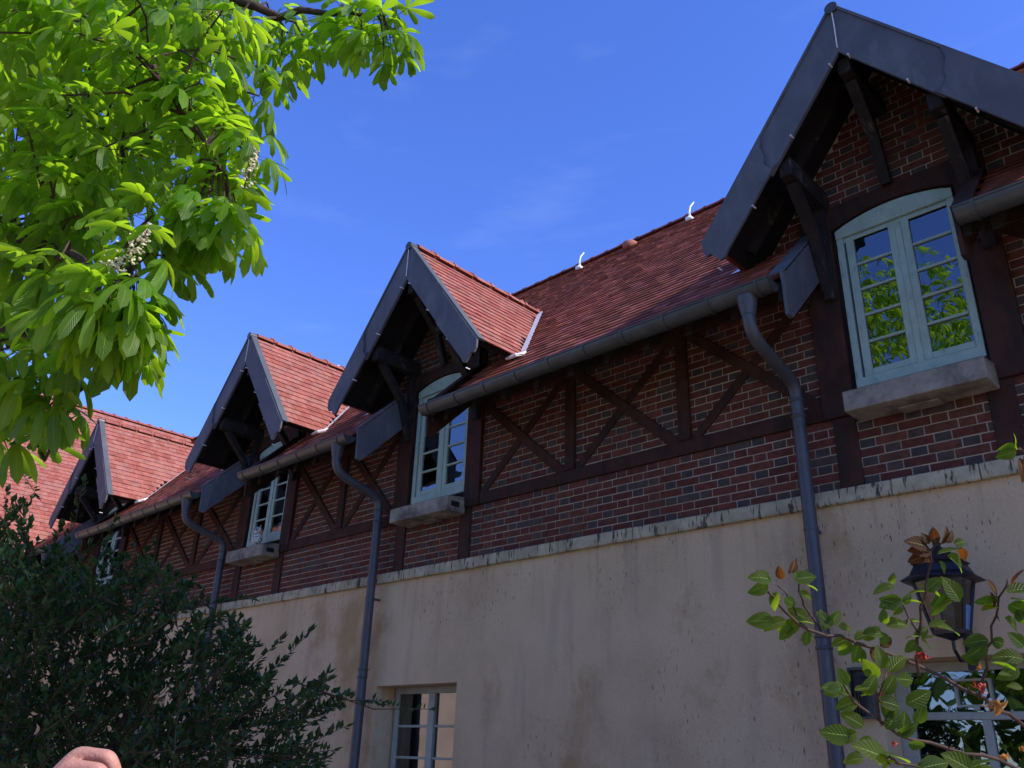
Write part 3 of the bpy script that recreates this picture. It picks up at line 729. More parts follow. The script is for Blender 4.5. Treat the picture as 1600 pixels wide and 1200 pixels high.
# small wall cabinet with cables beside the wide window
cab = thing('wall_cabinet', 'small open grey cabinet with black cables on the plaster beside the wide window', 'cabinet')
m = MB(); m.box(-.86, -.70, -.07, -.002, 1.95, 1.962); m.box(-.86, -.848, -.07, -.002, 1.962, 2.27); m.box(-.86, -.69, -.07, -.002, 2.27, 2.29); m.box(-.702, -.69, -.07, -.002, 1.962, 2.27); m.box(-.848, -.702, -.012, -.002, 1.962, 2.27)
m.build('cabinet_case', MAT['zinc'], cab)
for k in range(3):
    m = MB(); m.tube(bez((-.84+.02*k, -.03, 1.97), (-.83+.03*k, -.09, 2.25), (-.78+.02*k, -.08, 2.26), (-.71, -.03, 2.2-.03*k), 10), .008, 6); m.build('cable', MAT['iron'], cab)

# owl decoy on the third sill
owl = thing('owl_figure', 'small speckled owl figure sitting on the stone window sill', 'owl figure')
ox, oy, oz = A[2]+.10, -.20, 4.283
m = MB(); m.ball((ox, oy, oz+.10), .075, 14, 9, sc=(1, .9, 1.35)); m.ball((ox, oy, oz+.225), .062, 14, 9, sc=(1.05, .95, .9))
for s in (-1, 1): m.tube([(ox+s*.035, oy, oz+.265), (ox+s*.05, oy, oz+.31)], [.018, .003], 6)
m.build('owl_body', MAT['owl'], owl, smooth=True)
m = MB(); m.tube([(ox, oy-.055, oz+.225), (ox, oy-.08, oz+.205)], [.010, .002], 6); m.build('beak', MAT['flower'], owl)
for s in (-1, 1):
    m = MB(); m.ball((ox+s*.024, oy-.053, oz+.238), .013, 8, 6); m.build('eye', MAT['iron'], owl, smooth=True)
for s in (-1, 1):
    m = MB(); m.ball((ox+s*.072, oy+.005, oz+.11), .05, 10, 7, sc=(.35, .8, 1.4)); m.build('wing', MAT['owl'], owl, smooth=True)

# lantern ---------------------------------------------------------
lan = thing('wall_lantern', 'black iron wall lantern with tapered glass body and flared roof behind the rose stems', 'wall lantern')
lx, ly = -.035, -.32
def sq(h, z, n=6, ph=PI/6): return [(lx + h*math.cos(ph+2*PI*k/n), ly + h*math.sin(ph+2*PI*k/n), z) for k in range(n)]
def loft(name, prof, mat):
    m = MB(); V = []; F = []
    for h, z in prof: V += sq(h, z)
    for i in range(len(prof)-1): F += [(i*6+k, i*6+(k+1) % 6, (i+1)*6+(k+1) % 6, (i+1)*6+k) for k in range(6)]
    F += [tuple(range(5, -1, -1)), tuple((len(prof)-1)*6+k for k in range(6))]
    m.add(V, F); return m.build(name, MAT[mat], lan)
loft('lantern_roof', [(.17, 2.765), (.262, 2.772), (.255, 2.782), (.20, 2.815), (.165, 2.875), (.185, 2.885), (.13, 2.925), (.05, 2.985), (.02, 3.0), (.03, 3.02), (.0, 3.05)], 'iron')
loft('lantern_base', [(.0, 2.39), (.05, 2.41), (.115, 2.43), (.12, 2.455), (.09, 2.46)], 'iron')
for k in range(6):
    a0 = np.array(sq(.185, 2.765)[k]); b0 = np.array(sq(.112, 2.45)[k]); m = MB(); m.bar(b0, a0, .016, .016, up=(1, .3, 0)); m.build('lantern_bar', MAT['iron'], lan)
    a1 = np.array(sq(.180, 2.762)[(k+1) % 6]); b1 = np.array(sq(.108, 2.455)[(k+1) % 6]); a0 = np.array(sq(.180, 2.762)[k]); b0 = np.array(sq(.108, 2.455)[k])
    m = MB(); m.add([b0, b1, a1, a0], [(0, 1, 2, 3)]); m.build('lantern_pane', MAT['smoky'], lan)
m = MB(); m.tube([(lx, ly, 2.40), (lx, ly, 2.34), (lx, ly+.08, 2.28), (lx, -.02, 2.30)], .011, 8)
m.tube(bez((lx, -.02, 2.48), (lx, -.2, 2.42), (lx, ly-.02, 2.42), (lx, ly, 2.39), 9), .008, 6)
m.box(lx-.03, lx+.03, -.02, .0, 2.24, 2.54); m.build('lantern_bracket', MAT['iron'], lan)
m = MB(); m.ball((lx, ly, 2.58), .035, 10, 8, sc=(1, 1, 1.5)); m.build('bulb', MAT['frame_white'], lan, smooth=True)

# ================================================================== plants
def in_poly(x, y, P):
    c = False; j = len(P)-1
    for i in range(len(P)):
        if (P[i][1] > y) != (P[j][1] > y) and x < (P[j][0]-P[i][0])*(y-P[i][1])/(P[j][1]-P[i][1])+P[i][0]: c = not c
        j = i
    return c
def frame_of(d, up):
    d = np.array(d, float); d /= np.linalg.norm(d); s = np.cross(up, d); s /= (np.linalg.norm(s)+1e-9); n = np.cross(d, s); return np.stack([d, s, n], axis=1)

# --- horse chestnut
def leaflet(m, joint, th, Ln, W, drop, fold, seg=6, roll=0.):
    V = []; UV = []; F = []
    d = np.array([math.cos(th), math.sin(th), 0]); s = np.array([-math.sin(th), math.cos(th), 0])
    ss = np.linspace(0, 1, seg+1)
    for k, t in enumerate(ss):
        hor = t*(1-.35*drop*t); z = -drop*.75*t**1.4*(1+.2*t)
        c = joint + Ln*(d*hor + np.array([0, 0, z]))
        w = W*(t**.85)*((1-t)**.42)*1.75 + .0015
        if k == seg: w = .001
        if k % 2: w *= 1.05
        sd = s*math.cos(roll) + np.array([0, 0, math.sin(roll)])
        V += [c + sd*w*.5 + np.array([0, 0, -fold*w]), c + np.array([0, 0, 0.0]), c - sd*w*.5 + np.array([0, 0, -fold*w])]
        UV += [(1, t), (0, t), (-1, t)]
    for k in range(seg): F += [(3*k, 3*k+1, 3*k+4, 3*k+3), (3*k+1, 3*k+2, 3*k+5, 3*k+4)]
    m.add(V, F, 0, UV)
def palmate(seg=6, drop=None, n=None, size=1.0):
    m = MB(); pl = random.uniform(.09, .15)*size; n = n or random.choice([5, 5, 7, 7]); drop = drop if drop is not None else random.uniform(.35, 1.3)
    J = np.array([pl, 0, -.15*pl])
    V = [(0, -.0018, 0), (0, .0018, 0), (J[0], .0014, J[2]), (J[0], -.0014, J[2])]; m.add(V, [(0, 1, 2, 3)], 1, [(0, 0)]*4)
    spread = 2.1 if n == 7 else 1.75
    for k in range(n):
        f = (k/(n-1))*2-1; th = f*spread + random.uniform(-.12, .12)
        Ln = (.165 - .075*abs(f)**1.5)*size*random.uniform(.9, 1.1); leaflet(m, J, th, Ln, Ln*.36, drop*random.uniform(.75, 1.25), random.uniform(.05, .3), seg, random.uniform(-.35, .35))
    return m
pal_lib = [palmate(6, drop=d) for d in (.25, .4, .55, .7, .9, 1.1, 1.3, .5, .8, 1.2)]
pal_far = [palmate(3, drop=d, n=5) for d in (.3, .7, 1.1)]
CHM = [MAT['chestnut'], MAT['cane']]
pal_mesh = [p.mesh('leaf', CHM, True) for p in pal_lib]
tree = thing('chestnut_tree', 'sunlit horse chestnut with palmate leaves and cream blossom hanging in from the left', 'tree')
trunk = MB(); trunk.tube([(-6.0, -10.0, -.1), (-5.9, -9.9, .6), (-5.6, -9.8, 2.2), (-5.2, -9.6, 4.2), (-4.6, -9.5, 6.0), (-4.2, -9.4, 8.5)], [.42, .30, .26, .23, .17, .06], 14)
trunk.build('trunk', MAT['bark'], tree, smooth=True)
limbs = [
    [(-4.9, -9.5, 5.2), (-3.9, -8.0, 5.6), at(-160, -330, 4.4), at(60, -60, 3.8), at(170, 20, 3.5), at(235, 95, 3.3), at(300, 190, 3.2), at(335, 250, 3.1)],
    [(-3.9, -8.0, 5.6), at(60, -420, 4.6), at(250, -110, 4.2), at(380, 5, 4.0), at(500, 27, 3.9), at(585, 18, 3.8)],
    [(-5.2, -9.6, 4.2), (-4.0, -8.2, 4.3), at(-330, 250, 4.2), at(-120, 330, 3.6), at(60, 385, 3.2), at(120, 402, 3.0), at(190, 440, 2.9)],
    [(-4.0, -8.2, 4.3), at(-330, 450, 4.6), at(-100, 480, 4.0), at(60, 520, 3.5), at(130, 600, 3.3), at(70, 720, 3.3)],
    [(-3.9, -8.0, 5.6), at(-300, -50, 4.9), at(-60, 120, 4.4), at(120, 190, 4.2), at(260, 250, 4.0)],
]
lpts = []
for i, lb in enumerate(limbs):
    P = [np.array(p, float) for p in lb]; Q = []
    for a_, b_ in zip(P[:-1], P[1:]):
        for t in np.linspace(0, 1, 5)[:-1]: Q.append(a_*(1-t)+b_*t + rng.normal(0, .012, 3))
    Q.append(P[-1]); m = MB(); m.tube(Q, list(np.linspace(.05, .005, len(Q))), 7); m.build('branch', MAT['bark'], tree, smooth=True); lpts += Q[6:]
lpts = np.array(lpts)
BORDER = [(602, 40, 3.8), (590, 10, 3.9), (565, 45, 3.9), (540, 20, 4), (515, 55, 4), (480, 30, 4.1), (480, 70, 4.1), (450, 52, 4.2), (425, 25, 4.2), (418, 110, 3.6), (405, 150, 3.6), (400, 75, 4), (440, 90, 3.9),
    (400, 205, 3.2), (390, 240, 3.1), (350, 205, 3.2), (330, 300, 3.0), (352, 330, 3.0), (365, 345, 3.0), (310, 325, 3.0), (285, 290, 3.1), (240, 335, 3.0), (225, 372, 2.8), (258, 400, 3.0), (215, 430, 2.8),
    (180, 455, 2.7), (165, 480, 2.7), (140, 470, 2.8), (190, 500, 2.8), (200, 520, 2.8), (112, 500, 2.8), (90, 560, 3.1), (80, 600, 3.0), (50, 620, 3.2), (105, 630, 3.1), (20, 680, 3.4), (10, 540, 3.0), (60, 650, 3.2),
    (340, 345, 3.0), (360, 355, 3.1), (320, 340, 3.0), (372, 340, 3.2), (300, 350, 3.0), (205, 480, 2.9), (215, 500, 2.9), (190, 525, 2.9), (170, 515, 3.0), (225, 470, 3.0), (210, 450, 2.8), (160, 520, 2.8), (610, 60, 3.8), (600, 75, 3.8),
    (345, 60, 3.7), (370, 30, 3.9), (320, 100, 3.4), (340, 150, 3.3), (300, 230, 3.2), (320, 15, 3.6), (270, 40, 3.5)]
SIL = [(-400, -400), (660, -400), (655, 20), (648, 95), (605, 152), (540, 140), (500, 105), (472, 140), (470, 185), (442, 245), (425, 300), (400, 340), (408, 445), (330, 450), (285, 428), (300, 490), (255, 505), (250, 622), (190, 628), (145, 595), (128, 615), (150, 708), (112, 712), (62, 735), (45, 860), (-400, 900)]
INNER = [(-60, -60), (420, -40), (350, 30), (330, 120), (310, 220), (260, 280), (215, 320), (190, 380), (150, 430), (110, 450), (60, 520), (30, 600), (-40, 700)]
nodes_ = [(x, y, t, True) for x, y, t in BORDER]
cnt = 0
while cnt < 180:
    x, y = random.uniform(-60, 420), random.uniform(-60, 700)
    if in_poly(x, y, INNER): nodes_.append((x, y, random.uniform(2.9, 5.2), False)); cnt += 1
leaves = []
tw = MB()
for (x, y, t, bd) in nodes_:
    p = at(x, y, t)
    dd = np.linalg.norm(lpts-p, axis=1); cand = np.argsort(dd)[:6]; qq = lpts[cand[0] if bd else random.choice(cand[:3])]
    midp = (p+qq)/2 + np.array([0, 0, .06]); tw.tube([qq, midp, p], [.007, .005, .0035], 5)
    base = p-qq; base[2] = 0; a0 = math.atan2(base[1], base[0])
    k = random.choice([5, 6]) if bd else random.choice([6, 7])
    for j in range(k):
        az = a0 + (j/k)*2*PI + random.uniform(-.4, .4)
        Rz = Matrix.Rotation(az, 4, 'Z') @ Matrix.Rotation(random.uniform(-.35, .45), 4, 'Y') @ Matrix.Rotation(random.uniform(-.3, .3), 4, 'X')
        off = p + (qq-p)*random.uniform(0, .12)
        sc = random.uniform(.72, 1.02) if bd else random.uniform(.6, 1.05)
        lv = random.choice([2, 3, 4, 5, 6, 7, 8, 9]) if bd else random.randrange(len(pal_lib))
        LM = Matrix.Translation(Vector(off)) @ Rz @ Matrix.Scale(sc, 4)
        vv = np.concatenate(pal_lib[lv].v)[4::9]; out = 0
        for q_ in vv:
            u_, v_, d_ = seen(np.array(LM @ Vector(q_))); out += not in_poly(u_, v_, SIL)
        if out > 3: continue
        leaves.append((LM, lv, t, bd))
tw.build('twigs', MAT['bark'], tree, kind='stuff')
leaves.sort(key=lambda l: l[2] + (0 if l[3] else .5))
st = MB()
def add_T(dst, src, M):
    R_ = np.array(M.to_3x3()); T = np.array(M.translation)
    v = np.concatenate(src.v) @ R_.T + T
    dst.add(v, src.f, src.m, np.concatenate(src.uv))
nl = 0
for (M, k, t, bd) in leaves:
    u, v, d = seen(np.array(M.translation)); inn = -40 < u < 700 and -60 < v < 900
    if nl < 298 and inn: link('leaf', pal_mesh[k], tree, mat=M); nl += 1
    else: add_T(st, pal_lib[k], M)
# the rest of the crown, outside the picture (seen in the window glass)
for i in range(4300):
    while True:
        v = rng.normal(0, 1, 3); v /= np.linalg.norm(v); v = v*(random.uniform(.55, 1.0)); p = np.array([-3.9, -9.6, 7.6]) + v*np.array([3.7, 3.3, 3.5])
        u, w_, d = seen(p)
        if d < 0 or not (-120 < u < 1700 and -160 < w_ < 1300): break
    M = Matrix.Translation(Vector(p)) @ Matrix.Rotation(random.uniform(0, 2*PI), 4, 'Z') @ Matrix.Rotation(random.uniform(-.5, .6), 4, 'Y') @ Matrix.Scale(random.uniform(1.1, 1.7), 4)
    add_T(st, random.choice(pal_far), M)
st.build('leaves', CHM, tree, smooth=True, kind='stuff')
# blossom spikes
for (x, y, t, dx, dy) in ((205, 388, 2.75, 18, -32), (222, 372, 2.8, 12, -20), (392, 262, 3.05, 12, -34), (335, 18, 3.5, 20, -14), (172, 420, 2.8, -15, 8)):
    m = MB(); p0 = at(x-dx, y-dy, t); p1 = at(x+dx, y+dy, t); m.tube([p0, p1], [.004, .002], 5)
    m.build('flower_stalk', MAT['cane'], tree); m = MB()
    for k in range(95):
        f = random.random(); c = p0*(1-f)+p1*f + rng.normal(0, 1, 3)*.020*(1.15-f); m.ball(c, random.uniform(.003, .0065), 5, 4, sc=(random.uniform(.6, 1.5), random.uniform(.6, 1.5), random.uniform(.4, 1.1)))
    m.build('flower_spike', MAT['flower'], tree, kind='stuff')

# --- unseen tree by the wall, added right of the view to shade shrub and rose
sh = thing('shade_tree', 'unseen leafy tree added right of the view to shade the shrub and rose', 'tree')
m = MB(); m.tube([(6.0, -2.6, -.1), (5.9, -2.6, 2.0), (5.7, -2.5, 4.5), (5.6, -2.3, 8.5)], [.22, .17, .14, .05], 10)
for k in range(9):
    an = k*2.4; m.tube([(5.7, -2.45, 4.2+.4*k), (5.7+math.cos(an)*.9, -2.4+math.sin(an)*.6, 5.2+.4*k), (5.7+math.cos(an)*1.8, -2.4+math.sin(an)*1.0, 5.9+.4*k)], [.07, .04, .015], 6)
m.build('trunk', MAT['bark'], sh, smooth=True)
m = MB(); lf = np.array([(0, 0, 0), (.055, .032, -.01), (.12, 0, -.03), (.055, -.032, -.01), (.055, 0, .0)])
clumps = [np.array([5.7, -2.2, 8.8]) + (lambda v: v/np.linalg.norm(v)*random.uniform(.3, 1)*np.array([2.6, 1.25, 3.0]))(rng.normal(0, 1, 3)) for _ in range(170)] + [np.array([5.4, -3.45, 5.3]) + rng.normal(0, 1, 3)*np.array([.9, .6, .75]) for _ in range(2)]  # crown shaped to cast the shade; last low clumps dapple the rose
for c in clumps:
    for j in range(42):
        p = c + rng.normal(0, .24, 3); R_ = np.array(Matrix.Rotation(random.uniform(0, 6.28), 3, 'Z') @ Matrix.Rotation(random.uniform(-.9, .9), 3, 'Y') @ Matrix.Rotation(random.uniform(-.7, .7), 3, 'X'))
        m.add(lf @ R_.T * random.uniform(.9, 1.6) + p, [(0, 1, 4), (1, 2, 4), (2, 3, 4), (3, 0, 4)])
m.build('leaves', MAT['shrub'], sh, kind='stuff')

# --- trees closing the far side of the garden, behind the viewer
wm = MB(); lf2 = lf*2.2
for k in range(11):
    cx, cy, hh = -24 + k*4.6 + random.uniform(-1, 1), -21 + random.uniform(-2, 2), random.uniform(7, 10)
    wm.tube([(cx, cy, -.1), (cx+.2, cy, hh*.5), (cx, cy+.2, hh*.85)], [.25, .16, .05], 7, mi=1)
    for j in range(650):
        v = rng.normal(0, 1, 3); v = v/np.linalg.norm(v)*random.uniform(.6, 1); p = np.array([cx, cy, hh*.58]) + v*np.array([3.0, 2.6, hh*.46]) + rng.normal(0, .15, 3)
        R_ = np.array(Matrix.Rotation(random.uniform(0, 6.28), 3, 'Z') @ Matrix.Rotation(random.uniform(-.9, .9), 3, 'Y')); wm.add(lf2 @ R_.T * random.uniform(.8, 1.6) + p, [(0, 1, 4), (1, 2, 4), (2, 3, 4), (3, 0, 4)])
for j in range(7000):
    p = np.array([random.uniform(-34, 20), random.uniform(-18.6, -17.4), random.uniform(.1, 4.2)]); R_ = np.array(Matrix.Rotation(random.uniform(0, 6.28), 3, 'Z') @ Matrix.Rotation(random.uniform(-.9, .9), 3, 'Y')); wm.add(lf2 @ R_.T * random.uniform(1.8, 3.0) + p, [(0, 1, 4), (1, 2, 4), (2, 3, 4), (3, 0, 4)])
wo_ = wm.build('garden_wood', [MAT['shrub_far'], MAT['bark']], kind='stuff'); wo_['label'] = 'belt of green trees closing the garden opposite the house'; wo_['category'] = 'trees'

# --- dark shrub, lower left
shrub = thing('shrub', 'large dark green shrub of small pointed leaves in shade against the plaster wall', 'shrub')
SP = [(-80, 880), (0, 865), (60, 850), (130, 855), (190, 845), (250, 880), (310, 915), (375, 960), (430, 1000), (500, 1055), (560, 1095), (530, 1120), (470, 1130), (520, 1165), (490, 1230), (-80, 1260)]
C0 = at(60, 1420, 4.6)
def small_leaf():
    L_ = random.uniform(.034, .056); W_ = L_*random.uniform(.26, .34); c = random.uniform(.1, .5)*L_
    return np.array([(0, 0, 0), (L_*.42, W_, .12*L_ + c*.1), (L_, 0, c*.8), (L_*.42, -W_, .12*L_ + c*.1), (L_*.45, 0, -.04*L_)])
lib = []
for k in range(8):
    mm = MB(); mm.add(small_leaf(), [(0, 4, 1), (4, 2, 1), (0, 3, 4), (3, 2, 4)]); lib.append(mm)
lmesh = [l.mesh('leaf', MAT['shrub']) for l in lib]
sst = MB(); stw = MB(); sleaf = []
def twig(tip, d, Ln, nleaf, r=.004):
    start = tip - d*Ln + np.array([0, 0, -.06*Ln]); mid = (start+tip)/2 + rng.normal(0, .02, 3) + np.array([0, 0, -.02])
    stw.tube([start, mid, tip], [r, r*.7, r*.35], 4)
    for k in range(nleaf):
        f = (k+.5)/nleaf; p = start*(1-f)**2 + 2*mid*f*(1-f) + tip*f*f
        side = np.cross(d, rng.normal(0, 1, 3)); side /= np.linalg.norm(side)
        ld = d*.5 + side*.9 + np.array([0, 0, .35]); R_ = frame_of(ld, np.array([0, 0, 1.]) + rng.normal(0, .35, 3))
        s = random.uniform(.8, 1.25)*(1.0 if f < .9 else .8); sleaf.append((p, R_*s, random.randrange(8)))
    for k in range(3): sleaf.append((tip, frame_of(d + rng.normal(0, .35, 3), np.array([0, 0, 1.])), random.randrange(8)))
cnt = 0
while cnt < 860:
    x, y = random.uniform(-80, 560), random.uniform(845, 1240)
    if not in_poly(x, y, SP): continue
    if x > 380 and random.random() < .35: continue
    t = random.uniform(3.7, 5.6) if x < 380 else random.uniform(3.8, 4.9)
    tip = at(x, y, t); d = (tip-C0)/np.linalg.norm(tip-C0) + rng.normal(0, .35, 3); d[2] *= .55; d /= np.linalg.norm(d)
    twig(tip, d, random.uniform(.22, .38), random.randint(12, 19)); cnt += 1
for (x, y, t, ax, ay, Ln, n) in ((672, 1108, 4.3, 1, -.25, .62, 26), (600, 1096, 4.3, 1, -.3, .5, 26), (484, 988, 4.3, .75, .65, .4, 24), (440, 1000, 4.3, .6, .6, .4, 22), (540, 1135, 4.1, 1, .3, .45, 24), (520, 1172, 4.1, 1, 0, .4, 22), (395, 935, 4.6, 1, .1, .45, 24), (512, 1052, 4.2, .8, .5, .45, 24),
        (300, 905, 4.5, .6, .7, .5, 24), (180, 815, 4.5, .3, 1, .4, 22), (95, 825, 4.5, .1, 1, .4, 22), (40, 800, 4.4, 0, 1, .5, 26), (10, 770, 4.4, 0, 1, .6, 30), (240, 850, 4.5, .5, .8, .4, 22), (25, 730, 4.0, .3, -.8, .5, 26), (60, 700, 4.0, .5, -.8, .4, 22), (55, 770, 4.0, .4, -.9, .5, 26), (130, 755, 4.2, .3, .9, .35, 14)):
    d = ROT @ np.array([ax, ay, 0]); d /= np.linalg.norm(d); twig(at(x, y, t), d, Ln, n)
for k in range(26):
    while True:
        x, y = random.uniform(-40, 120), random.uniform(690, 880)
        if in_poly(x, y, [(-40, 690), (20, 690), (35, 760), (60, 830), (60, 880), (-40, 880)]): break
    d = ROT @ np.array([random.uniform(-.3, .8), random.uniform(.2, 1), 0]); twig(at(x, y, random.uniform(3.8, 4.6)), d/np.linalg.norm(d), random.uniform(.15, .3), random.randint(9, 15), .003)
for k in range(9):
    e = at(random.uniform(-40, 420), random.uniform(980, 1150), random.uniform(4.0, 5.2)); b = np.array([C0[0]+random.uniform(-.2, .2), C0[1]+random.uniform(-.2, .2), 0])
    m = MB(); m.tube([b, b*.5+e*.5+np.array([0, 0, .1]), e], [.03, .02, .008], 7); m.build('stem', MAT['bark'], shrub, smooth=True)
sleaf.sort(key=lambda l: float(np.linalg.norm(l[0]-CAM)) + (0 if -20 < seen(l[0])[0] < 1620 and seen(l[0])[1] < 1200 else 50))
for i, (p, R_, k) in enumerate(sleaf):
    if i < 298: link('leaf', lmesh[k], shrub, mat=Matrix([list(R_[j]) + [p[j]] for j in range(3)] + [[0, 0, 0, 1]]))
    else: sst.add(lib[k].v[0] @ R_.T + p, lib[k].f)
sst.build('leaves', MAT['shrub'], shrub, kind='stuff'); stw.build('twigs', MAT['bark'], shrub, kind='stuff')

# --- climbing rose, lower right
rose = thing('rose_bush', 'rose with arching canes, reddish young leaves and withered blooms before the lantern', 'rose bush')
CAN = [
    ([(1700, 1190, 1.75), (1600, 1133, 1.65), (1540, 1093, 1.6), (1440, 1040, 1.55), (1340, 1003, 1.5), (1262, 985, 1.48), (1222, 955, 1.47), (1200, 925, 1.46)], .0055),
    ([(1262, 985, 1.48), (1240, 950, 1.48), (1215, 915, 1.48)], .003), ([(1285, 990, 1.49), (1258, 948, 1.49), (1248, 905, 1.49)], .003),
    ([(1436, 1050, 1.5), (1434, 1000, 1.5), (1440, 950, 1.5), (1450, 890, 1.5), (1462, 850, 1.5)], .0042),
    ([(1434, 988, 1.5), (1425, 970, 1.49), (1410, 945, 1.48)], .0025),
    ([(1640, 1230, 1.6), (1560, 1188, 1.55), (1480, 1170, 1.5), (1400, 1148, 1.46), (1345, 1105, 1.45), (1318, 1070, 1.45)], .005),
    ([(1378, 1130, 1.45), (1375, 1090, 1.45), (1385, 1050, 1.46)], .003),
    ([(1530, 1090, 1.58), (1537, 1040, 1.56), (1545, 1000, 1.55), (1560, 945, 1.54), (1575, 905, 1.53)], .004),
    ([(1520, 1230, 1.3), (1450, 1205, 1.28), (1400, 1190, 1.27), (1370, 1180, 1.26)], .004),
    ([(1640, 720, 1.7), (1600, 705, 1.65), (1585, 700, 1.62)], .003), ([(1800, 900, 2.0), (1700, 760, 1.8), (1640, 720, 1.7)], .005),
]
for pts, r in CAN:
    P = [at(*p) for p in pts]; Q = []
    for a_, b_ in zip(P[:-1], P[1:]):
        for t in (0, .33, .66): Q.append(a_*(1-t)+b_*t + rng.normal(0, .0025, 3))
    Q.append(P[-1]); m = MB(); m.tube(Q, list(np.linspace(r*.75, r*.4, len(Q))), 7)
    for k in range(2, len(Q)-1, 2):
        s = rng.normal(0, 1, 3); s /= np.linalg.norm(s); m.tube([Q[k], Q[k]+s*.011+np.array([0, 0, -.003])], [.0022, .0003], 4)
    m.build('cane', MAT['cane'], rose, smooth=True)
b0 = np.array([3.0, -3.2, 0])
m = MB(); m.tube([b0, (2.95, -3.4, .8), at(1800, 1250, 1.95), at(1700, 1190, 1.75)], [.014, .011, .008, .0055], 8); m.tube([b0+[.1, 0, 0], (3.1, -3.5, 1.2), at(1900, 1050, 2.2), at(1800, 900, 2.0)], [.012, .01, .007, .005], 8); m.tube([b0-[.1, 0, 0], (2.6, -3.7, .9), at(1640, 1230, 1.6)], [.012, .01, .005], 8); m.tube([b0, (2.4, -4.4, .9), at(1520, 1230, 1.3)], [.012, .009, .004], 8)
m.build('cane', MAT['cane'], rose, smooth=True)
def rose_leaf(L_, W_, fold, curl):
    m = MB(); V = []; UV = []; seg = 8
    for k in range(seg+1):
        t = k/seg; w = W_*math.sin(PI*t**.8)**.8*(1.02 if k % 2 else .98) + .0008
        if k == seg: w = .0005
        z = -curl*L_*(t-.2)**2
        V += [(L_*t, w/2, z+fold*w), (L_*t, 0, z), (L_*t, -w/2, z+fold*w)]; UV += [(1, t*.5), (0, t*.5), (-1, t*.5)]
    F = []
    for k in range(seg): F += [(3*k, 3*k+3, 3*k+4, 3*k+1), (3*k+1, 3*k+4, 3*k+5, 3*k+2)]
    m.add(V, F, 0, UV); return m
RIGHT, UPV, BACK = ROT[:, 0], ROT[:, 1], ROT[:, 2]
rl_cache = {}
def rleaf(x, y, t, ang, size, face=.5, mat='rose', wr=.62, fold=None, curl=None):
    # ang: direction in degrees as it looks; face: 0 = level blade seen edge-on, 1 = turned to the viewer
    L_ = .88*size/FPX*t; a = rad(ang); d = RIGHT*math.cos(a) + UPV*math.sin(a) + BACK*random.uniform(-.25, .25)
    n = np.array([0, 0, 1.])*(1-face) + BACK*face + rng.normal(0, .26, 3)
    m = rose_leaf(L_, L_*wr, random.uniform(.05, .22) if fold is None else fold, random.uniform(.1, .5) if curl is None else curl)
    R_ = frame_of(d, n); v = np.concatenate(m.v) @ R_.T + at(x, y, t); m.v = [v]
    m.build('leaf', MAT[mat], rose, smooth=True)
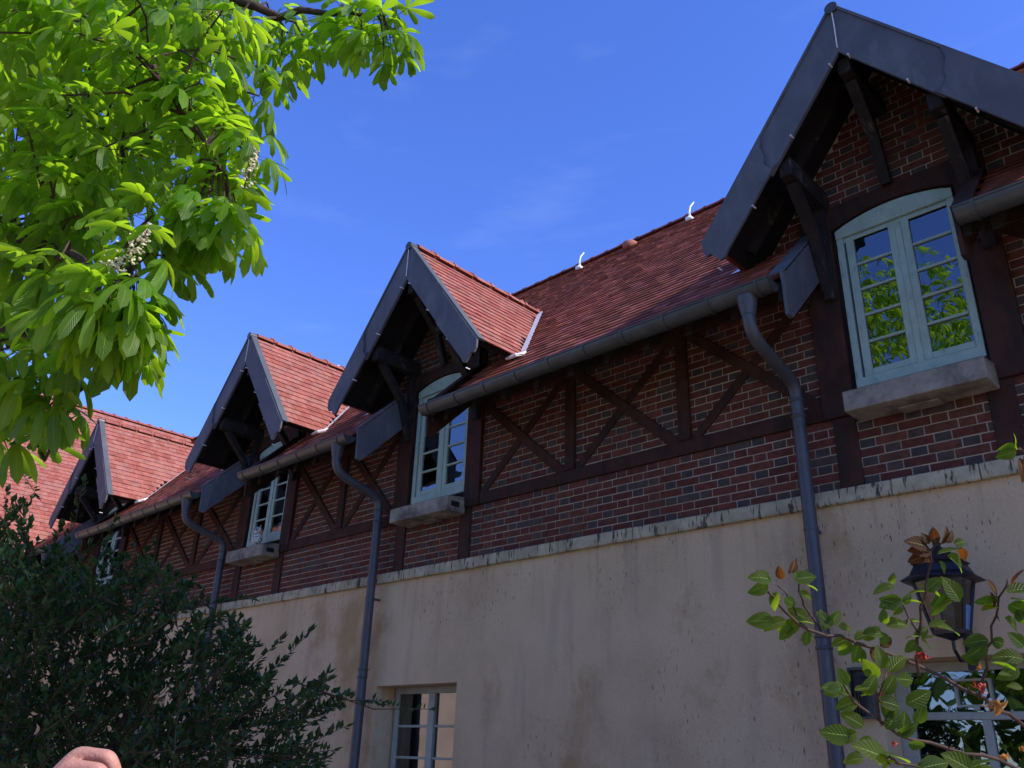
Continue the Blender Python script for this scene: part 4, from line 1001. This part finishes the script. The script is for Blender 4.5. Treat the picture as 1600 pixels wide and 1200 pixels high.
RL = [ # left tip cluster
 (1205, 905, 1.46, 170, 42, .7), (1200, 912, 1.46, 205, 40, .8), (1215, 925, 1.46, 250, 34, .8), (1222, 905, 1.46, 110, 26, .7, 'rose_red'), (1235, 895, 1.47, 60, 26, .5, 'rose_red'), (1240, 905, 1.48, 10, 40, .25), (1246, 912, 1.48, 352, 42, .35), (1245, 908, 1.48, 100, 20, .4), (1248, 925, 1.48, 340, 26, .6),
 (1225, 935, 1.47, 330, 30, .6), (1210, 970, 1.47, 180, 48, .55), (1228, 968, 1.47, 200, 44, .8), (1236, 975, 1.48, 240, 36, .8), (1250, 975, 1.48, 200, 42, .7), (1262, 968, 1.48, 150, 38, .8), (1262, 985, 1.48, 265, 30, .8), (1245, 972, 1.48, 5, 30, .15),
 (1290, 985, 1.49, 95, 36, .85), (1295, 975, 1.49, 40, 34, .8), (1300, 980, 1.49, 130, 36, .8), (1310, 980, 1.49, 355, 30, .7), (1322, 1000, 1.5, 200, 28, .7), (1330, 1003, 1.5, 230, 34, .8), (1340, 1005, 1.5, 255, 36, .8), (1335, 1000, 1.5, 30, 38, .5), (1350, 1000, 1.5, 50, 36, .5),
 (1382, 975, 1.48, 100, 28, .8), (1385, 978, 1.48, 10, 44, .6), (1380, 990, 1.48, 180, 30, .7), (1378, 988, 1.48, 290, 28, .8), (1360, 1012, 1.5, 300, 34, .8, 'rose_red'), (1375, 1010, 1.5, 30, 30, .7, 'rose_red'), (1350, 1015, 1.5, 250, 30, .8),
 # middle stem
 (1410, 945, 1.48, 165, 44, .8), (1408, 935, 1.48, 200, 42, .9), (1398, 915, 1.48, 190, 40, .55), (1392, 912, 1.48, 80, 20, .5), (1412, 950, 1.48, 215, 22, .5), (1414, 945, 1.48, 70, 22, .6), (1415, 940, 1.48, 10, 26, .4),
 (1447, 922, 1.5, 40, 36, .75), (1446, 925, 1.5, 178, 34, .2), (1448, 925, 1.5, 355, 26, .3), (1438, 972, 1.5, 175, 30, .15), (1452, 980, 1.5, 30, 30, .3), (1462, 978, 1.5, 350, 54, .4), (1450, 982, 1.5, 200, 26, .4), (1436, 995, 1.5, 175, 28, .2), (1440, 998, 1.5, 15, 26, .35), (1440, 1000, 1.5, 320, 28, .7), (1432, 1000, 1.5, 230, 30, .8), (1436, 1010, 1.5, 270, 28, .8),
 (1455, 862, 1.5, 175, 42, .6, 'rose_red'), (1450, 855, 1.5, 160, 44, .6, 'rose_red'), (1448, 868, 1.5, 200, 34, .5, 'rose_red'), (1462, 850, 1.5, 100, 30, .7, 'rose_red'), (1470, 850, 1.5, 65, 34, .8, 'rose_red'), (1478, 848, 1.5, 50, 28, .7, 'rose_red'), (1465, 866, 1.5, 20, 40, .4), (1480, 868, 1.5, 325, 46, .45), (1490, 850, 1.5, 10, 26, .5), (1500, 855, 1.5, 300, 26, .6, 'rose_red'), (1460, 876, 1.5, 180, 30, .2, 'rose_red'), (1468, 876, 1.5, 290, 24, .5), (1452, 850, 1.5, 120, 22, .6, 'rose_red'),
 (1466, 905, 1.52, 210, 40, .5), (1476, 930, 1.55, 250, 46, .9), (1488, 935, 1.55, 200, 40, .8), (1500, 940, 1.55, 120, 50, .9),
 # right stem
 (1560, 940, 1.54, 178, 44, .15), (1562, 948, 1.54, 185, 36, .25), (1558, 930, 1.54, 120, 34, .7, 'rose_red'), (1552, 950, 1.54, 100, 30, .7, 'rose_red'), (1572, 925, 1.53, 15, 50, .25), (1578, 935, 1.53, 350, 60, .35), (1575, 945, 1.53, 340, 50, .4), (1580, 915, 1.53, 60, 40, .4, 'rose_red'), (1590, 950, 1.53, 300, 40, .6), (1570, 965, 1.54, 320, 40, .7),
 (1545, 1000, 1.55, 190, 44, .8), (1542, 1005, 1.55, 215, 46, .85), (1548, 1000, 1.55, 340, 34, .8), (1530, 1035, 1.56, 160, 30, .7), (1528, 1036, 1.56, 120, 24, .5), (1548, 1035, 1.56, 355, 40, .1), (1560, 1040, 1.56, 350, 36, .2),
 (1600, 1030, 1.6, 170, 50, .8), (1590, 1040, 1.6, 210, 44, .85), (1600, 1010, 1.6, 140, 40, .8), (1598, 1075, 1.58, 170, 26, .5), (1580, 1055, 1.58, 170, 26, .15),
 # lower dark mass
 (1330, 1085, 1.45, 150, 40, .8), (1318, 1075, 1.45, 190, 38, .8), (1325, 1070, 1.45, 120, 34, .7), (1340, 1095, 1.45, 200, 42, .85), (1350, 1085, 1.45, 60, 40, .8), (1310, 1075, 1.45, 175, 32, .7), (1335, 1078, 1.45, 20, 26, .1), (1345, 1088, 1.45, 10, 22, .1), (1372, 1095, 1.45, 350, 44, .6), (1380, 1085, 1.46, 60, 40, .8), (1372, 1060, 1.46, 130, 44, .85), (1388, 1050, 1.46, 40, 46, .85), (1380, 1045, 1.46, 100, 40, .8), (1400, 1060, 1.46, 350, 40, .8),
 (1330, 1150, 1.44, 170, 58, .8), (1340, 1145, 1.44, 200, 40, .8), (1350, 1135, 1.44, 150, 44, .85), (1360, 1150, 1.44, 230, 40, .85), (1385, 1140, 1.45, 60, 44, .8), (1400, 1145, 1.45, 20, 46, .8), (1410, 1150, 1.45, 80, 44, .8), (1420, 1160, 1.45, 340, 36, .7), (1375, 1165, 1.45, 260, 34, .7), (1395, 1125, 1.45, 120, 36, .8), (1350, 1185, 1.4, 190, 36, .7), (1430, 1130, 1.46, 70, 40, .8), (1415, 1100, 1.46, 30, 50, .85), (1395, 1105, 1.46, 140, 44, .8, 'rose_red'),
 # bright leaves at the bottom edge
 (1388, 1188, 1.26, 152, 70, .5), (1420, 1192, 1.26, 150, 62, .45), (1400, 1190, 1.26, 200, 30, .4), (1470, 1200, 1.28, 160, 46, .4), (1440, 1200, 1.27, 10, 52, .35), (1520, 1205, 1.3, 150, 60, .5), (1500, 1210, 1.3, 30, 66, .6), (1560, 1205, 1.3, 175, 50, .4),
 # sprig at the right edge, upper
 (1590, 702, 1.62, 172, 36, .2), (1588, 705, 1.62, 200, 34, .8), (1585, 700, 1.62, 80, 26, .8), (1592, 715, 1.62, 285, 46, .9, 'rose_red'), (1600, 700, 1.62, 20, 36, .8), (1602, 712, 1.62, 330, 36, .8),
]
for r_ in RL: rleaf(*r_)
def bloom(x, y, t, size, mat, n=9):
    m = MB(); c = at(x, y, t); r = .75*size/FPX*t
    for k in range(n):
        d = rng.normal(0, 1, 3); d[2] = -abs(d[2])*.7; d /= np.linalg.norm(d); R_ = frame_of(d, rng.normal(0, 1, 3)); pm = rose_leaf(r*random.uniform(.7, 1.1), r*.6, .35, random.uniform(.5, 1.6)); v = np.concatenate(pm.v) @ R_.T + c; m.add(v, pm.f)
    m.ball(c, r*.25, 6, 5); m.build('bloom', MAT[mat], rose, smooth=True)
bloom(1438, 1022, 1.49, 15, 'bud', 12); bloom(1445, 1026, 1.49, 9, 'bud', 8); bloom(1532, 1070, 1.5, 18, 'bud', 7); bloom(1558, 1098, 1.52, 26, 'rose_dry', 7); bloom(1568, 1180, 1.5, 15, 'rose_dry', 8); bloom(1596, 1168, 1.5, 9, 'rose_dry', 6); bloom(1398, 1160, 1.44, 9, 'bud', 7)
bloom(1370, 1018, 1.49, 12, 'rose_dry', 4); bloom(1528, 1042, 1.55, 12, 'rose_dry', 4)

# --- a raised hand at the lower left
hand = thing('hand', 'bare hand with bent fingers raised in front of the dark shrub', 'hand')
def skin_chain(bm, layer, pts, rr):
    prev = None
    for p, r in zip(pts, rr):
        v = bm.verts.new(p); v[layer].radius = (r, r); 
        if prev is None: v[layer].use_root = True
        else: bm.edges.new((prev, v))
        prev = v
bm = bmesh.new(); lay = bm.verts.layers.skin.verify()
T0 = 1.04
fwd = -BACK
MCP = at(122, 1177, T0); PIP = at(172, 1182, T0-.01)
for k in range(4):                       # index (far) to little finger (near)
    o = -fwd*(.0215*k) + UPV*(-.006*k - (.003 if k == 3 else 0)) + RIGHT*(-.003*k*k*.6)
    sc = (1.0, 1.04, .97, .84)[k]
    a1 = MCP + o; p1 = a1 + (PIP-MCP)*sc; d1 = p1 + (RIGHT*.010 - UPV*.026)*sc; e1 = d1 + (-RIGHT*.020 - UPV*.010)*sc
    wr_ = MCP - RIGHT*.055 - UPV*.062 - fwd*.030 + o*.35
    skin_chain(bm, lay, [wr_, (wr_+a1)/2, a1, (a1+p1)/2, p1, d1, e1], [.015, .0115, .0108, .0088, .0094, .0080, .0066])
wr_ = MCP - RIGHT*.055 - UPV*.062 - fwd*.030
el = wr_ - RIGHT*.09 - UPV*.24 - fwd*.02
skin_chain(bm, lay, [wr_ + (wr_-el)*-.02, wr_*.8+el*.2, wr_*.5+el*.5, el], [.024, .026, .036, .042])
th = wr_ - UPV*-.012 - fwd*.03
skin_chain(bm, lay, [wr_, th + RIGHT*.018, th + RIGHT*.045 + UPV*.004, th + RIGHT*.066 + UPV*.002], [.017, .0145, .011, .008])
me = bpy.data.meshes.new('hand_body'); bm.to_mesh(me); bm.free(); me.materials.append(MAT['skin'])
ho = bpy.data.objects.new('hand_body', me); COL.objects.link(ho); ho.parent = hand
md = ho.modifiers.new('skin', 'SKIN'); md.use_smooth_shade = True
md = ho.modifiers.new('sub', 'SUBSURF'); md.levels = 2; md.render_levels = 2
md = ho.modifiers.new('rm', 'REMESH'); md.mode = 'VOXEL'; md.voxel_size = .0022; md.use_smooth_shade = True
md = ho.modifiers.new('sm', 'SMOOTH'); md.factor = .6; md.iterations = 6
